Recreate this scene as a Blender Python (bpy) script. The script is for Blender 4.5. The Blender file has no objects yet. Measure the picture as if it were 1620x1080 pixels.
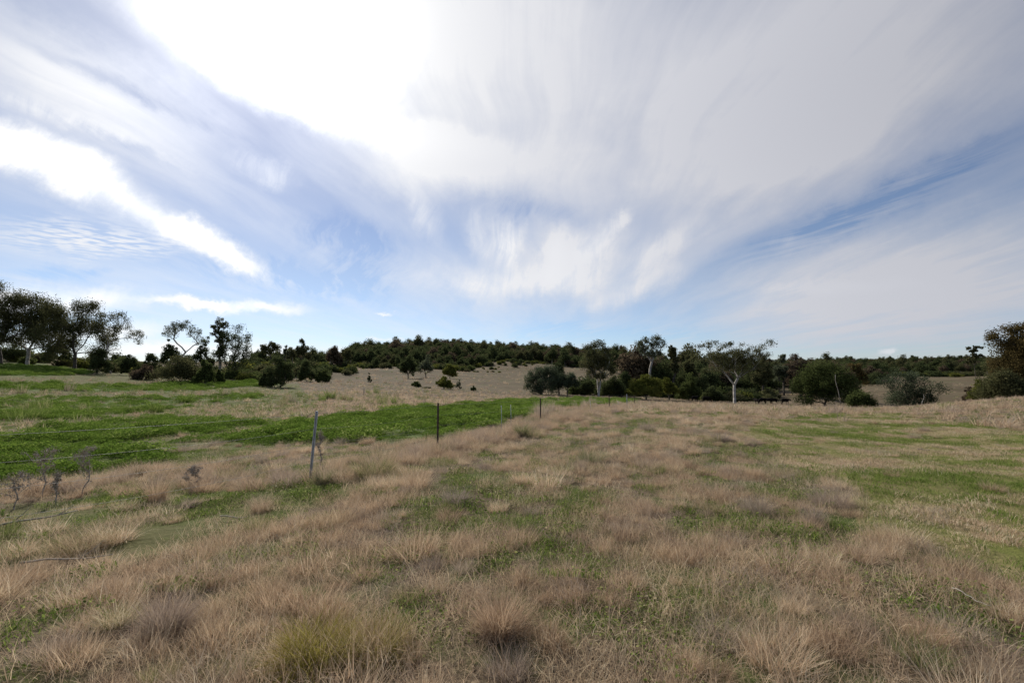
import bpy, math, random
import numpy as np
from mathutils import Vector

random.seed(7)
C = bpy.context.scene.collection
SC = bpy.context.scene

# ------------------------------------------------------------------ camera
PITCH = math.radians(3.97)
EYE = 1.7
FPX = 720.0
cam_d = bpy.data.cameras.new('camera')
cam_d.sensor_width = 36.0
cam_d.lens = 16.0
cam_d.clip_start = 0.05
cam_d.clip_end = 20000
cam = bpy.data.objects.new('camera', cam_d)
cam.location = (0, 0, EYE)
cam.rotation_euler = (math.radians(90) + PITCH, 0, 0)
C.objects.link(cam)
SC.camera = cam

# ------------------------------------------------------------------ sky, sun, exposure
SC.view_settings.view_transform = 'Standard'
SC.view_settings.look = 'None'
SC.view_settings.gamma = 1.0
SC.view_settings.exposure = 0.0
SC.view_settings.use_curve_mapping = False

def pix_dir(px, py):
    t = (px - 810.0) / FPX
    s = (540.0 - py) / FPX
    cp, sp = math.cos(PITCH), math.sin(PITCH)
    v = np.array([t, cp - s * sp, sp + s * cp])
    return v / np.linalg.norm(v)

def stereo(px, py):
    d = pix_dir(px, py)
    return d[0] / (1 + d[1]), d[2] / (1 + d[1])

SUN_DIR = pix_dir(400, 50)
SUN_EL = math.asin(SUN_DIR[2])
SUN_AZ = math.atan2(SUN_DIR[0], SUN_DIR[1])      # from +Y towards +X

world = bpy.data.worlds.new('World')
SC.world = world
world.use_nodes = True
NT = world.node_tree
NT.nodes.clear()

def N(tree, kind, **kw):
    n = tree.nodes.new(kind)
    for k, v in kw.items():
        setattr(n, k, v)
    return n

def math_node(tree, op, a, b=None, clamp=False):
    n = tree.nodes.new('ShaderNodeMath')
    n.operation = op
    n.use_clamp = clamp
    for i, v in enumerate((a, b)):
        if v is None:
            continue
        if isinstance(v, (int, float)):
            n.inputs[i].default_value = v
        else:
            tree.links.new(v, n.inputs[i])
    return n.outputs[0]

def vmath(tree, op, a, b=None, scale=None):
    n = tree.nodes.new('ShaderNodeVectorMath')
    n.operation = op
    for i, v in enumerate((a, b)):
        if v is None:
            continue
        if isinstance(v, (tuple, list)):
            n.inputs[i].default_value = v
        else:
            tree.links.new(v, n.inputs[i])
    if scale is not None:
        if isinstance(scale, (int, float)):
            n.inputs['Scale'].default_value = scale
        else:
            tree.links.new(scale, n.inputs['Scale'])
    return n.outputs['Value'] if op in ('DOT_PRODUCT', 'LENGTH') else n.outputs['Vector']

def noise(tree, vec, scale, detail=4.0, rough=0.55, color=False):
    n = tree.nodes.new('ShaderNodeTexNoise')
    n.inputs['Scale'].default_value = scale
    n.inputs['Detail'].default_value = detail
    n.inputs['Roughness'].default_value = rough
    tree.links.new(vec, n.inputs['Vector'])
    return n.outputs['Color'] if color else n.outputs['Fac']

def maprange(tree, v, a, b, c=0.0, d=1.0, smooth=True):
    n = tree.nodes.new('ShaderNodeMapRange')
    n.interpolation_type = 'SMOOTHSTEP' if smooth else 'LINEAR'
    tree.links.new(v, n.inputs['Value'])
    for k, x in zip(('From Min', 'From Max', 'To Min', 'To Max'), (a, b, c, d)):
        n.inputs[k].default_value = x
    return n.outputs['Result']

def mapping(tree, vec, loc=(0, 0, 0), rot=0.0, scale=(1, 1, 1), kind='TEXTURE'):
    n = tree.nodes.new('ShaderNodeMapping')
    n.vector_type = kind
    n.inputs['Location'].default_value = loc
    n.inputs['Rotation'].default_value = (0, 0, rot)
    n.inputs['Scale'].default_value = scale
    tree.links.new(vec, n.inputs['Vector'])
    return n.outputs['Vector']

def mixc(tree, fac, a, b, blend='MIX'):
    n = tree.nodes.new('ShaderNodeMix')
    n.data_type = 'RGBA'
    n.blend_type = blend
    for i, v in ((0, fac), (6, a), (7, b)):
        if isinstance(v, (int, float)):
            n.inputs[i].default_value = v
        elif isinstance(v, (tuple, list)):
            n.inputs[i].default_value = (v[0], v[1], v[2], 1)
        else:
            tree.links.new(v, n.inputs[i])
    return n.outputs[2]

def build_sky():
    t = NT
    tc = N(t, 'ShaderNodeTexCoord')
    nrm = vmath(t, 'NORMALIZE', tc.outputs['Generated'])
    sep = N(t, 'ShaderNodeSeparateXYZ'); t.links.new(nrm, sep.inputs[0])
    x, y, z = sep.outputs
    den = math_node(t, 'MAXIMUM', math_node(t, 'ADD', y, 1.0), 0.02)
    comb = N(t, 'ShaderNodeCombineXYZ')
    t.links.new(math_node(t, 'DIVIDE', x, den), comb.inputs[0])
    t.links.new(math_node(t, 'DIVIDE', z, den), comb.inputs[1])
    P0 = comb.outputs[0]
    # cloud deck seen as a plane high above: direction projected on it
    zz = math_node(t, 'MAXIMUM', math_node(t, 'ADD', z, 0.06), 0.02)
    cb2 = N(t, 'ShaderNodeCombineXYZ')
    t.links.new(math_node(t, 'DIVIDE', x, zz), cb2.inputs[0])
    t.links.new(math_node(t, 'DIVIDE', y, zz), cb2.inputs[1])
    U = cb2.outputs[0]
    # wind-combed noise in the deck, streaks run away from the viewer
    wob = vmath(t, 'SCALE', vmath(t, 'SUBTRACT', noise(t, U, 0.7, 2.0, 0.5, True), (0.5, 0.5, 0.5)), None, 0.55)
    Uw = vmath(t, 'ADD', U, wob)
    Ust = mapping(t, Uw, rot=math.radians(-4), scale=(0.6, 2.6, 1))
    streak = noise(t, Ust, 1.3, 7.0, 0.55)
    fine = noise(t, mapping(t, Uw, loc=(1.3, 0.4, 0), rot=math.radians(-3), scale=(0.13, 3.2, 1)), 1.0, 6.0, 0.62)
    Ust2 = mapping(t, Uw, loc=(3.1, 1.7, 0), rot=math.radians(22), scale=(0.12, 0.9, 1))
    fibre = noise(t, Ust2, 1.0, 6.0, 0.68)
    puff = noise(t, Uw, 1.6, 7.0, 0.6)
    # fine combed hair of the cirrus plumes, as seen from below
    fw = vmath(t, 'ADD', P0, vmath(t, 'SCALE', vmath(t, 'SUBTRACT', noise(t, P0, 4.0, 3.0, 0.5, True), (0.5, 0.5, 0.5)), None, 0.16))
    fib2 = noise(t, mapping(t, fw, rot=math.radians(58), scale=(0.34, 0.045, 1)), 1.0, 7.0, 0.62)
    # ripples of a mackerel patch
    ripp = noise(t, mapping(t, U, rot=math.radians(35), scale=(0.10, 0.05, 1)), 1.0, 2.0, 0.5)
    # warp of the stereographic position so that cloud edges fray
    w1 = vmath(t, 'SCALE', vmath(t, 'SUBTRACT', noise(t, P0, 6.0, 8.0, 0.66, True), (0.5, 0.5, 0.5)), None, 0.075)
    P = vmath(t, 'ADD', P0, w1)

    def stroke(x0, y0, x1, y1, wpx, amp, soft=0.0):
        """a band of cloud between two directions (given as sight lines)."""
        a = stereo(x0, y0); b = stereo(x1, y1)
        cx, cy = (a[0] + b[0]) / 2, (a[1] + b[1]) / 2
        L = math.hypot(b[0] - a[0], b[1] - a[1]) / 2
        ang = math.atan2(b[1] - a[1], b[0] - a[0])
        mx, my = (x0 + x1) / 2, (y0 + y1) / 2
        k = math.hypot(*(np.array(stereo(mx + 5, my + 5)) - np.array(stereo(mx - 5, my - 5)))) / math.hypot(10, 10)
        v = mapping(t, P, (cx, cy, 0), ang, (L * 1.15, wpx * k, 1))
        l = vmath(t, 'LENGTH', v)
        return maprange(t, l, 1.0, soft, 0.0, amp)

    def add_all(lst):
        r = lst[0]
        for q in lst[1:]:
            r = math_node(t, 'ADD', r, q)
        return r

    veil = add_all([
        stroke(480, 80, 1120, 60, 380, 1.05),         # broad bright veil round the sun
        stroke(880, 170, 1700, -40, 350, 0.95),       # sheet over the upper right
        stroke(1250, 200, 1900, -350, 330, 0.5),
        stroke(-250, -60, 400, 280, 190, 0.85),
        stroke(780, 400, 1750, 20, 140, 0.60),        # broad right hand band
        stroke(600, 450, 1180, 390, 85, 0.65),
        stroke(1080, 480, 2000, 330, 130, 1.0),
        stroke(1050, 520, 2000, 430, 90, 0.6),
        stroke(1040, 560, 1800, 500, 48, 0.35),
        stroke(420, 250, 1000, 260, 80, 0.50),
        stroke(-1500, 300, -100, 150, 300, 0.6),
        stroke(1800, 500, 4000, 200, 400, 0.6),
        stroke(-400, -900, 1800, -1000, 900, 0.8),
    ])
    bright = add_all([
        stroke(150, -60, 660, 225, 120, 1.3, 0.0),       # white wedge below the sun
        stroke(300, -130, 660, 120, 270, 1.25, 0.0),
        stroke(-160, 160, 270, 352, 84, 1.5, 0.1),     # long white streak
        stroke(150, 300, 480, 452, 40, 1.3, 0.1),
        stroke(-120, 446, 270, 482, 48, 1.25, 0.1),      # lower white streak
        stroke(200, 476, 515, 488, 17, 1.2, 0.1),
        stroke(-60, 530, 300, 524, 34, 1.1, 0.1),
        stroke(-60, 560, 620, 562, 26, 0.9, 0.1),
        stroke(600, 488, 640, 488, 4, 0.7, 0.2),
        stroke(575, 534, 660, 534, 4, 0.55, 0.2),
        stroke(1380, 566, 1412, 556, 10, 0.9, 0.2),
    ])
    wisps = add_all([
        stroke(450, 200, 840, 235, 45, 0.5),
        stroke(-120, 120, 260, 250, 30, 0.35),
        stroke(380, 575, 520, 566, 14, 0.6),
        stroke(780, 430, 810, 340, 50, 0.65),
        stroke(840, 450, 1000, 370, 56, 0.62),
        stroke(960, 375, 1010, 335, 16, 0.30),
        stroke(500, 455, 570, 430, 24, 0.42),
        stroke(600, 447, 1000, 440, 34, 0.50),
        stroke(860, 500, 1160, 400, 26, 0.45),
        stroke(1200, 385, 1265, 375, 20, 0.38),
        stroke(350, 250, 480, 300, 30, 0.35),
        stroke(1110, 480, 1500, 440, 20, 0.25),
        stroke(650, 290, 700, 410, 34, 0.38),
        stroke(735, 330, 760, 420, 26, 0.45),
        stroke(820, 330, 800, 440, 28, 0.5),
        stroke(900, 350, 860, 450, 30, 0.45),
        stroke(1010, 330, 900, 420, 24, 0.45),
        stroke(1130, 350, 960, 450, 36, 0.5),
    ])
    mack = stroke(-80, 350, 320, 395, 46, 1.0)
    hole = add_all([
        stroke(1120, 435, 1700, 185, 44, 0.62),
        stroke(700, 330, 960, 345, 30, 0.30),
        stroke(220, 405, 700, 460, 48, 0.55),
        stroke(430, 350, 680, 430, 60, 0.42),
        stroke(-60, 405, 230, 430, 18, 0.5),
        stroke(700, 530, 1200, 525, 26, 0.5),
        stroke(-60, 20, 430, 250, 22, 0.22),
        stroke(-60, 130, 330, 290, 28, 0.35),
    ])
    veil_n = math_node(t, 'MULTIPLY', veil, maprange(t, streak, 0.30, 0.66, 0.88, 1.05))
    veil_n = math_node(t, 'MULTIPLY', veil_n, maprange(t, fine, 0.30, 0.68, 0.87, 1.05))
    veil_n = math_node(t, 'MULTIPLY', veil_n, maprange(t, puff, 0.3, 0.7, 0.88, 1.06))
    fibv = noise(t, mapping(t, fw, rot=math.radians(76), scale=(0.22, 0.028, 1)), 1.0, 7.0, 0.66)
    wi_n = math_node(t, 'MULTIPLY', wisps, maprange(t, math_node(t, 'ADD', math_node(t, 'MULTIPLY', fibv, 0.55), math_node(t, 'MULTIPLY', fib2, 0.45)), 0.40, 0.62, 0.22, 1.35))
    br_n = math_node(t, 'MULTIPLY', bright, maprange(t, fib2, 0.36, 0.62, 0.45, 1.20))
    mk_n = math_node(t, 'MULTIPLY', mack, maprange(t, ripp, 0.38, 0.60, 0.0, 0.85))
    base = maprange(t, streak, 0.34, 0.70, 0.14, 0.42)
    d = add_all([base, veil_n, br_n, mk_n, wi_n])
    d = math_node(t, 'SUBTRACT', d, math_node(t, 'MULTIPLY', hole, maprange(t, fibre, 0.30, 0.66, 1.25, 0.25)))
    # the deck thins out of sight towards the horizon haze
    dens = maprange(t, d, 0.0, 1.15, 0.0, 1.0, False)
    dens = math_node(t, 'MULTIPLY', dens, maprange(t, z, -0.01, 0.05, 0.55, 1.0))
    # forward scattering of the hidden sun through thin cloud
    ca = vmath(t, 'DOT_PRODUCT', nrm, tuple(float(q) for q in SUN_DIR))
    g1 = math_node(t, 'POWER', math_node(t, 'MAXIMUM', ca, 0.0), 22.0)
    g2 = math_node(t, 'POWER', math_node(t, 'MAXIMUM', ca, 0.0), 2.0)
    g3 = math_node(t, 'POWER', math_node(t, 'MAXIMUM', ca, 0.0), 90.0)
    glow = add_all([math_node(t, 'MULTIPLY', g1, 0.36), math_node(t, 'MULTIPLY', g2, 0.46), maprange(t, z, 0.05, 0.5, 0.13, 0.0),
                    math_node(t, 'MULTIPLY', g3, 1.2)])
    thick = math_node(t, 'ADD', 0.43, math_node(t, 'MULTIPLY', math_node(t, 'MINIMUM', math_node(t, 'ADD', bright, math_node(t, 'MULTIPLY', wisps, 0.5)), 1.3), 0.17))
    lum = math_node(t, 'ADD', thick, glow)
    cl = vmath(t, 'SCALE', mixc(t, maprange(t, lum, 0.5, 1.1), (0.965, 0.978, 1.065), (1.0, 1.0, 1.005)), None, lum)

    sky = N(t, 'ShaderNodeTexSky')
    sky.sky_type = 'NISHITA'
    sky.sun_disc = False
    sky.sun_elevation = SUN_EL
    sky.sun_rotation = SUN_AZ
    sky.altitude = 300
    sky.air_density = 1.0
    sky.dust_density = 0.15
    sky.ozone_density = 2.0
    bg1 = N(t, 'ShaderNodeBackground'); bg1.inputs['Strength'].default_value = 0.085
    low = mixc(t, maprange(t, z, 0.0, 0.22, 0.0, 1.0), (0.88, 1.0, 1.30), (1.14, 1.06, 1.10))
    t.links.new(mixc(t, 1.0, sky.outputs[0], low, 'MULTIPLY'), bg1.inputs['Color'])
    bg2 = N(t, 'ShaderNodeBackground'); bg2.inputs['Strength'].default_value = 1.0
    t.links.new(cl, bg2.inputs['Color'])
    mx = N(t, 'ShaderNodeMixShader')
    t.links.new(math_node(t, 'MINIMUM', dens, 0.96), mx.inputs[0])
    t.links.new(bg1.outputs[0], mx.inputs[1])
    t.links.new(bg2.outputs[0], mx.inputs[2])
    out = N(t, 'ShaderNodeOutputWorld')
    t.links.new(mx.outputs[0], out.inputs['Surface'])

build_sky()
world.cycles.sampling_method = 'MANUAL'
world.cycles.sample_map_resolution = 512

sun_d = bpy.data.lights.new('sun', 'SUN')
sun_d.energy = 4.8
sun_d.angle = math.radians(4)
sun_d.color = (1.0, 0.95, 0.87)
sun = bpy.data.objects.new('sun', sun_d)
sun.rotation_euler = Vector(SUN_DIR).to_track_quat('Z', 'Y').to_euler()
sun.location = (0, 0, 60)
C.objects.link(sun)

# ------------------------------------------------------------------ numpy noise
def _hash(ix, iy, seed):
    h = (ix * 374761393 + iy * 668265263 + seed * 974634777) & 0xffffffff
    h = ((h ^ (h >> 13)) * 1274126177) & 0xffffffff
    return ((h ^ (h >> 16)) & 0xffffff) / float(0xffffff)

def vnoise(x, y, seed=0):
    ix = np.floor(x).astype(np.int64); iy = np.floor(y).astype(np.int64)
    fx = x - ix; fy = y - iy
    fx = fx * fx * (3 - 2 * fx); fy = fy * fy * (3 - 2 * fy)
    a = _hash(ix, iy, seed); b = _hash(ix + 1, iy, seed)
    c = _hash(ix, iy + 1, seed); d = _hash(ix + 1, iy + 1, seed)
    return (a * (1 - fx) + b * fx) * (1 - fy) + (c * (1 - fx) + d * fx) * fy

def fbm(x, y, seed=0, octv=4):
    s = 0; a = 0.5; n = 0
    for o in range(octv):
        s = s + a * vnoise(x, y, seed + o * 17); n += a
        x = x * 2.03 + 11.3; y = y * 2.03 + 5.7; a *= 0.5
    return s / n

# ------------------------------------------------------------------ the lie of the land
# each row: bearing column, then (distance along the view, height of the sight line that meets the ground there)
LAND = {
    -560: [(2.5,1060),(5,850),(8,770),(12,720),(20,672),(35,630),(60,600),(90,580),(150,570),(300,590),(1000,592),(4000,590)],
    0:    [(2.5,1080),(5,850),(8,775),(12,725),(20,680),(35,644),(60,605),(90,578),(120,568),(180,575),(400,589),(1000,590),(4000,590)],
    100:  [(2.5,1080),(5,850),(8,772),(12,722),(20,679),(35,646),(60,612),(90,588),(120,574),(180,574),(400,587),(1000,588),(4000,589)],
    200:  [(2.5,1080),(5,850),(8,770),(12,720),(20,677),(35,648),(60,619),(90,598),(130,580),(200,572),(400,583),(1000,586),(4000,588)],
    300:  [(2.5,1080),(5,848),(8,766),(12,717),(20,675),(35,647),(60,622),(90,603),(130,590),(200,574),(400,580),(1000,584),(4000,586)],
    400:  [(2.5,1080),(5,846),(8,763),(12,713),(20,672),(35,645),(60,625),(90,609),(130,596),(200,583),(300,574),(500,577),(1000,580),(4000,585)],
    500:  [(2.5,1080),(5,842),(8,755),(12,708),(20,667),(35,643),(60,627),(90,614),(130,602),(200,588),(300,577),(450,573),(1000,578),(4000,585)],
    600:  [(2.5,1080),(5,838),(8,745),(12,702),(20,664),(35,641),(60,626),(90,616),(150,602),(250,589),(380,579),(500,567),(650,560),(800,558),(1200,575),(4000,584)],
    700:  [(2.5,1080),(5,835),(8,745),(12,704),(20,662),(35,641),(60,629),(90,621),(150,608),(250,597),(380,583),(500,567),(650,557),(800,554),(1200,572),(4000,584)],
    800:  [(2.5,1080),(5,835),(8,744),(12,702),(20,662),(35,641),(60,632),(90,628),(150,614),(250,598),(380,580),(500,569),(650,561),(800,558),(1200,572),(4000,584)],
    900:  [(2.5,1080),(5,835),(8,744),(12,698),(20,660),(35,643),(60,635),(90,631),(150,618),(250,601),(380,583),(500,574),(650,569),(800,566),(1200,572),(4000,583)],
    1000: [(2.5,1080),(5,835),(8,743),(12,694),(20,658),(35,643),(60,638),(90,636),(150,620),(250,602),(380,586),(500,580),(650,574),(800,570),(1200,572),(4000,582)],
    1100: [(2.5,1080),(5,835),(8,743),(12,695),(20,658),(35,645),(60,641),(80,640),(100,638),(150,626),(250,609),(380,596),(500,587),(800,576),(1200,574),(4000,580)],
    1200: [(2.5,1080),(5,835),(8,745),(12,698),(20,660),(35,648),(60,644),(90,642),(110,640),(150,630),(250,612),(380,600),(500,592),(800,580),(1200,576),(4000,577)],
    1300: [(2.5,1080),(5,838),(8,748),(12,702),(20,665),(35,651),(55,646),(90,643),(130,637),(250,612),(380,600),(500,593),(800,583),(1200,577),(4000,574)],
    1400: [(2.5,1080),(5,840),(8,752),(12,705),(20,668),(35,652),(50,646),(75,650),(120,652),(200,620),(300,604),(400,597),(500,593),(800,583),(1200,577),(4000,572)],
    1500: [(2.5,1080),(5,842),(8,755),(12,708),(20,668),(35,647),(45,637),(60,639),(120,652),(200,620),(300,605),(400,598),(500,593),(800,582),(1200,575),(4000,570)],
    1620: [(2.5,1080),(5,845),(8,755),(12,706),(20,662),(35,630),(45,622),(60,627),(100,640),(200,620),(300,604),(400,597),(500,592),(800,580),(1200,573),(4000,568)],
    2200: [(2.5,1060),(5,845),(8,755),(12,706),(20,655),(35,615),(45,604),(60,606),(100,615),(200,605),(300,600),(500,590),(800,580),(4000,570)],
}
NPHI, NR = 720, 240
R0, R1 = 0.5, 9000.0
LR = np.linspace(math.log(R0), math.log(R1), NR)
def _build_land():
    cols = []
    cp, sp = math.cos(PITCH), math.sin(PITCH)
    for px, rows in LAND.items():
        a = (px - 810) / FPX
        rr, zz = [R0, 1.2], [-EYE, -EYE]
        for D, py in rows:
            s = (540 - py) / FPX
            Z = D * (sp + s * cp) / (cp - s * sp)
            r = D * math.sqrt(1 + a * a)
            rr.append(r); zz.append(Z)
        rr.append(R1 * 1.5); zz.append(zz[-1] * 1.6)
        cols.append((math.atan(a), np.interp(np.exp(LR), rr, zz)))
    cols.sort(key=lambda q: q[0])
    flat = -EYE + 0.0 * LR + 0.004 * np.minimum(np.exp(LR), 3000)
    phis = [-math.pi, -2.2] + [c[0] for c in cols] + [2.2, math.pi]
    tab = np.array([flat, flat] + [c[1] for c in cols] + [flat, flat])
    P = np.linspace(-math.pi, math.pi, NPHI)
    G = np.empty((NPHI, NR))
    for j in range(NR):
        G[:, j] = np.interp(P, phis, tab[:, j])
    def smooth(A, ax, sig):
        k = int(sig * 3) + 1
        w = np.exp(-0.5 * (np.arange(-k, k + 1) / sig) ** 2); w /= w.sum()
        A = np.moveaxis(A, ax, 0)
        B = np.concatenate([np.repeat(A[:1], k, 0), A, np.repeat(A[-1:], k, 0)])
        out = sum(w[i] * B[i:i + len(A)] for i in range(2 * k + 1))
        return np.moveaxis(out, 0, ax)
    G = smooth(G, 0, 5.0)
    G = smooth(G, 1, 1.6)
    return G
_G = _build_land()

def ground(x, y, fine=True):
    x = np.asarray(x, float); y = np.asarray(y, float)
    r = np.maximum(np.hypot(x, y), R0 * 1.01)
    ph = np.arctan2(x, y)
    u = (ph + math.pi) / (2 * math.pi) * (NPHI - 1)
    v = (np.log(r) - LR[0]) / (LR[1] - LR[0])
    u = np.clip(u, 0, NPHI - 1.001); v = np.clip(v, 0, NR - 1.001)
    iu = u.astype(int); iv = v.astype(int)
    fu = u - iu; fv = v - iv
    z = (_G[iu, iv] * (1 - fu) + _G[iu + 1, iv] * fu) * (1 - fv) + (_G[iu, iv + 1] * (1 - fu) + _G[iu + 1, iv + 1] * fu) * fv
    z = z + EYE
    if fine:
        w = np.clip(r / 300.0, 0, 1)
        z = z + (fbm(x / 28.0, y / 28.0, 3, 3) - 0.5) * 0.5 * np.clip(r / 60, 0, 1) * 1.6
        mid = np.clip((r - 120) / 80, 0, 1) * np.clip((700 - r) / 200, 0, 1)
        z = z + (np.abs(fbm(x / 75.0 + 4, y / 60.0, 23, 3) - 0.5) * 2 - 0.25) * 6.0 * mid
        z = z + (fbm(x / 3.2, y / 3.2, 9, 3) - 0.5) * 0.16 * np.clip(r / 6, 0.3, 1)
        z = z + (fbm(x / 0.55, y / 0.55, 19, 3) - 0.5) * 0.07 * (1 - w)
    return z

def to_pix(x, y, z):
    cp, sp = math.cos(PITCH), math.sin(PITCH)
    Z = z - EYE
    w = np.maximum(y * cp + Z * sp, 1e-3)
    return 810 + FPX * x / w, 540 - FPX * (-y * sp + Z * cp) / w

def hit(px, py, dmax=900.0, dmin=1.5):
    """the ground point that a sight line meets"""
    d = pix_dir(px, py)
    ts = np.exp(np.linspace(math.log(dmin), math.log(dmax), 1500))
    zz = EYE + d[2] * ts
    g = ground(d[0] * ts, d[1] * ts)
    below = np.nonzero(zz <= g)[0]
    i = below[0] if len(below) else len(ts) - 1
    return d[0] * ts[i], d[1] * ts[i], float(g[i])

def at(px, D):
    """ground point in bearing column px at forward distance D"""
    x = (px - 810) / FPX * D
    # account for the slight upward tilt of the view
    return x, D, float(ground(x, D))

def height_to(py, D, z0):
    cp, sp = math.cos(PITCH), math.sin(PITCH)
    s = (540 - py) / FPX
    return EYE + D * (sp + s * cp) / (cp - s * sp) - z0

# ------------------------------------------------------------------ what grows where (ground cover map)
def in_poly(px, py, poly):
    inside = np.zeros(px.shape, bool)
    n = len(poly)
    for i in range(n):
        x0, y0 = poly[i]; x1, y1 = poly[(i + 1) % n]
        c = ((y0 > py) != (y1 > py))
        with np.errstate(divide='ignore', invalid='ignore'):
            xi = (x1 - x0) * (py - y0) / (y1 - y0 + 1e-12) + x0
        inside ^= c & (px < xi)
    return inside

LUSH = [
    [(-1600,690),(0,688),(70,678),(150,668),(240,661),(330,664),(380,668),(450,676),(500,671),(545,661),(600,650),(680,641),(760,636),(830,632),(930,630),(1015,632),
     (1000,638),(935,643),(870,650),(830,662),(790,676),(720,690),(640,697),(560,700),(470,706),(400,705),(330,702),(250,714),(230,735),(150,744),(100,755),(0,765),(-1600,775)],
    [(-1600,650),(0,648),(90,640),(205,636),(300,634),(330,640),(250,650),(205,655),(120,660),(0,665),(-1600,670)],
    [(-1600,628),(0,628),(150,630),(290,628),(430,624),(440,628),(300,640),(160,643),(0,648),(-1600,650)],
    [(-1600,606),(0,606),(120,610),(240,610),(300,603),(430,603),(445,610),(400,612),(300,618),(160,620),(0,618),(-1600,618)],
    [(-1600,568),(0,570),(60,575),(140,586),(150,592),(60,595),(0,594),(-1600,592)],
    [(330,604),(440,604),(445,610),(335,612)],
]
SOFT = [  # thinner green under dry stalks
    [(-1600,800),(100,790),(300,775),(470,735),(620,712),(690,720),(560,775),(400,850),(200,885),(0,880),(-1600,880)],
    [(-1600,566),(0,568),(140,582),(320,598),(470,606),(500,640),(470,700),(300,735),(100,770),(0,770),(-1600,770)],
    [(140,775),(330,765),(380,800),(300,842),(170,842),(130,810)],
]
MOWN = [(1195,664),(1260,655),(1420,652),(1520,668),(1640,690),(2300,700),(2300,1000),(1640,930),(1560,880),(1400,842),(1330,800),(1310,760),(1235,722),(1205,690)]

def cover(x, y, z):
    """lush, soft green, mown: three weights for every ground point"""
    x = np.asarray(x, float); y = np.asarray(y, float)
    r = np.hypot(x, y)
    px, py = to_pix(x, np.maximum(y, 0.3), z)
    s = 1.0 / np.maximum(y, 1.0) * FPX
    n1 = fbm(x / 2.2, y / 2.2, 41, 4) - 0.5
    n2 = fbm(x / 2.6 + 50, y / 2.6, 43, 4) - 0.5
    amp = np.clip(s * 1.4, 1.5, 90)
    qx = px + n1 * amp * 1.4
    qy = py + n2 * np.clip(amp * 0.40, 2, 26)
    front = (y > 0.5)
    lush = np.zeros(x.shape); soft = np.zeros(x.shape)
    for p in LUSH:
        lush = np.maximum(lush, in_poly(qx, qy, p).astype(float))
    for p in SOFT:
        soft = np.maximum(soft, in_poly(qx, qy, p).astype(float))
    mown = in_poly(qx, qy, MOWN).astype(float)
    pat = fbm(x / 1.1, y / 1.1, 57, 4)
    # dry patches and lanes inside the green strips
    lane = fbm(x / 5.5, y / 5.5, 71, 3)
    lush = lush * np.clip((0.74 - lane) * 9, 0.0, 1)
    # the green stops at ploughed lanes further up the slope
    lush *= front; soft *= front; mown *= front
    return lush, soft, mown, pat

# ------------------------------------------------------------------ materials
def new_mat(name):
    m = bpy.data.materials.new(name)
    m.use_nodes = True
    m.node_tree.nodes.clear()
    return m, m.node_tree

def attr(t, name, kind='GEOMETRY'):
    n = N(t, 'ShaderNodeAttribute', attribute_name=name, attribute_type=kind)
    return n

def ramp(t, fac, stops):
    n = N(t, 'ShaderNodeValToRGB')
    e = n.color_ramp.elements
    while len(e) < len(stops):
        e.new(0.5)
    for q, (p, c) in zip(e, stops):
        q.position = p; q.color = (c[0], c[1], c[2], 1)
    if fac is not None:
        t.links.new(fac, n.inputs[0])
    return n.outputs[0]

def leafy(t, col, trans=0.35, rough=0.9):
    d = N(t, 'ShaderNodeBsdfDiffuse'); t.links.new(col, d.inputs['Color'])
    tr = N(t, 'ShaderNodeBsdfTranslucent'); t.links.new(col, tr.inputs['Color'])
    m = N(t, 'ShaderNodeMixShader'); m.inputs[0].default_value = trans
    t.links.new(d.outputs[0], m.inputs[1]); t.links.new(tr.outputs[0], m.inputs[2])
    o = N(t, 'ShaderNodeOutputMaterial'); t.links.new(m.outputs[0], o.inputs['Surface'])

DRY = [(0.0, (0.20, 0.138, 0.095)), (0.25, (0.41, 0.293, 0.195)), (0.55, (0.57, 0.422, 0.285)), (0.8, (0.69, 0.54, 0.365)), (1.0, (0.80, 0.69, 0.51))]
GREEN = [(0.0, (0.060, 0.100, 0.018)), (0.45, (0.130, 0.205, 0.032)), (0.8, (0.220, 0.290, 0.060)), (1.0, (0.38, 0.40, 0.13))]

def blade_material(name='grass_blade', instanced=True, green=GREEN):
    m, t = new_mat(name)
    k = 'INSTANCER' if instanced else 'GEOMETRY'
    bl = attr(t, 'bl').outputs['Fac']
    tint = attr(t, 'tint', k).outputs['Fac']
    grn = attr(t, 'grn', k).outputs['Fac']
    f = math_node(t, 'ADD', math_node(t, 'MULTIPLY', bl, 0.65), math_node(t, 'MULTIPLY', tint, 0.45))
    f = math_node(t, 'SUBTRACT', f, 0.04, True)
    dry = ramp(t, f, DRY)
    # some tussocks are weathered to a purple grey
    grey = math_node(t, 'MULTIPLY', attr(t, 'gry', k).outputs['Fac'], 0.9)
    dry = mixc(t, grey, dry, (0.36, 0.295, 0.245))
    gr = ramp(t, bl, green)
    gm = math_node(t, 'GREATER_THAN', math_node(t, 'ADD', grn, math_node(t, 'MULTIPLY', math_node(t, 'SUBTRACT', bl, 0.5), -0.5)), 0.5)
    gm = math_node(t, 'ADD', math_node(t, 'MULTIPLY', gm, 0.6), math_node(t, 'MULTIPLY', grn, 0.4), True)
    leafy(t, mixc(t, gm, dry, gr), 0.40)
    return m

M_BLADE = blade_material()
M_BLADE_SOLO = blade_material('grass_blade_single', False)
M_BLADE_OLIVE = blade_material('grass_blade_olive', False, [(0.0, (0.12, 0.12, 0.02)), (0.45, (0.24, 0.22, 0.035)), (0.8, (0.36, 0.30, 0.06)), (1.0, (0.50, 0.42, 0.12))])

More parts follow.
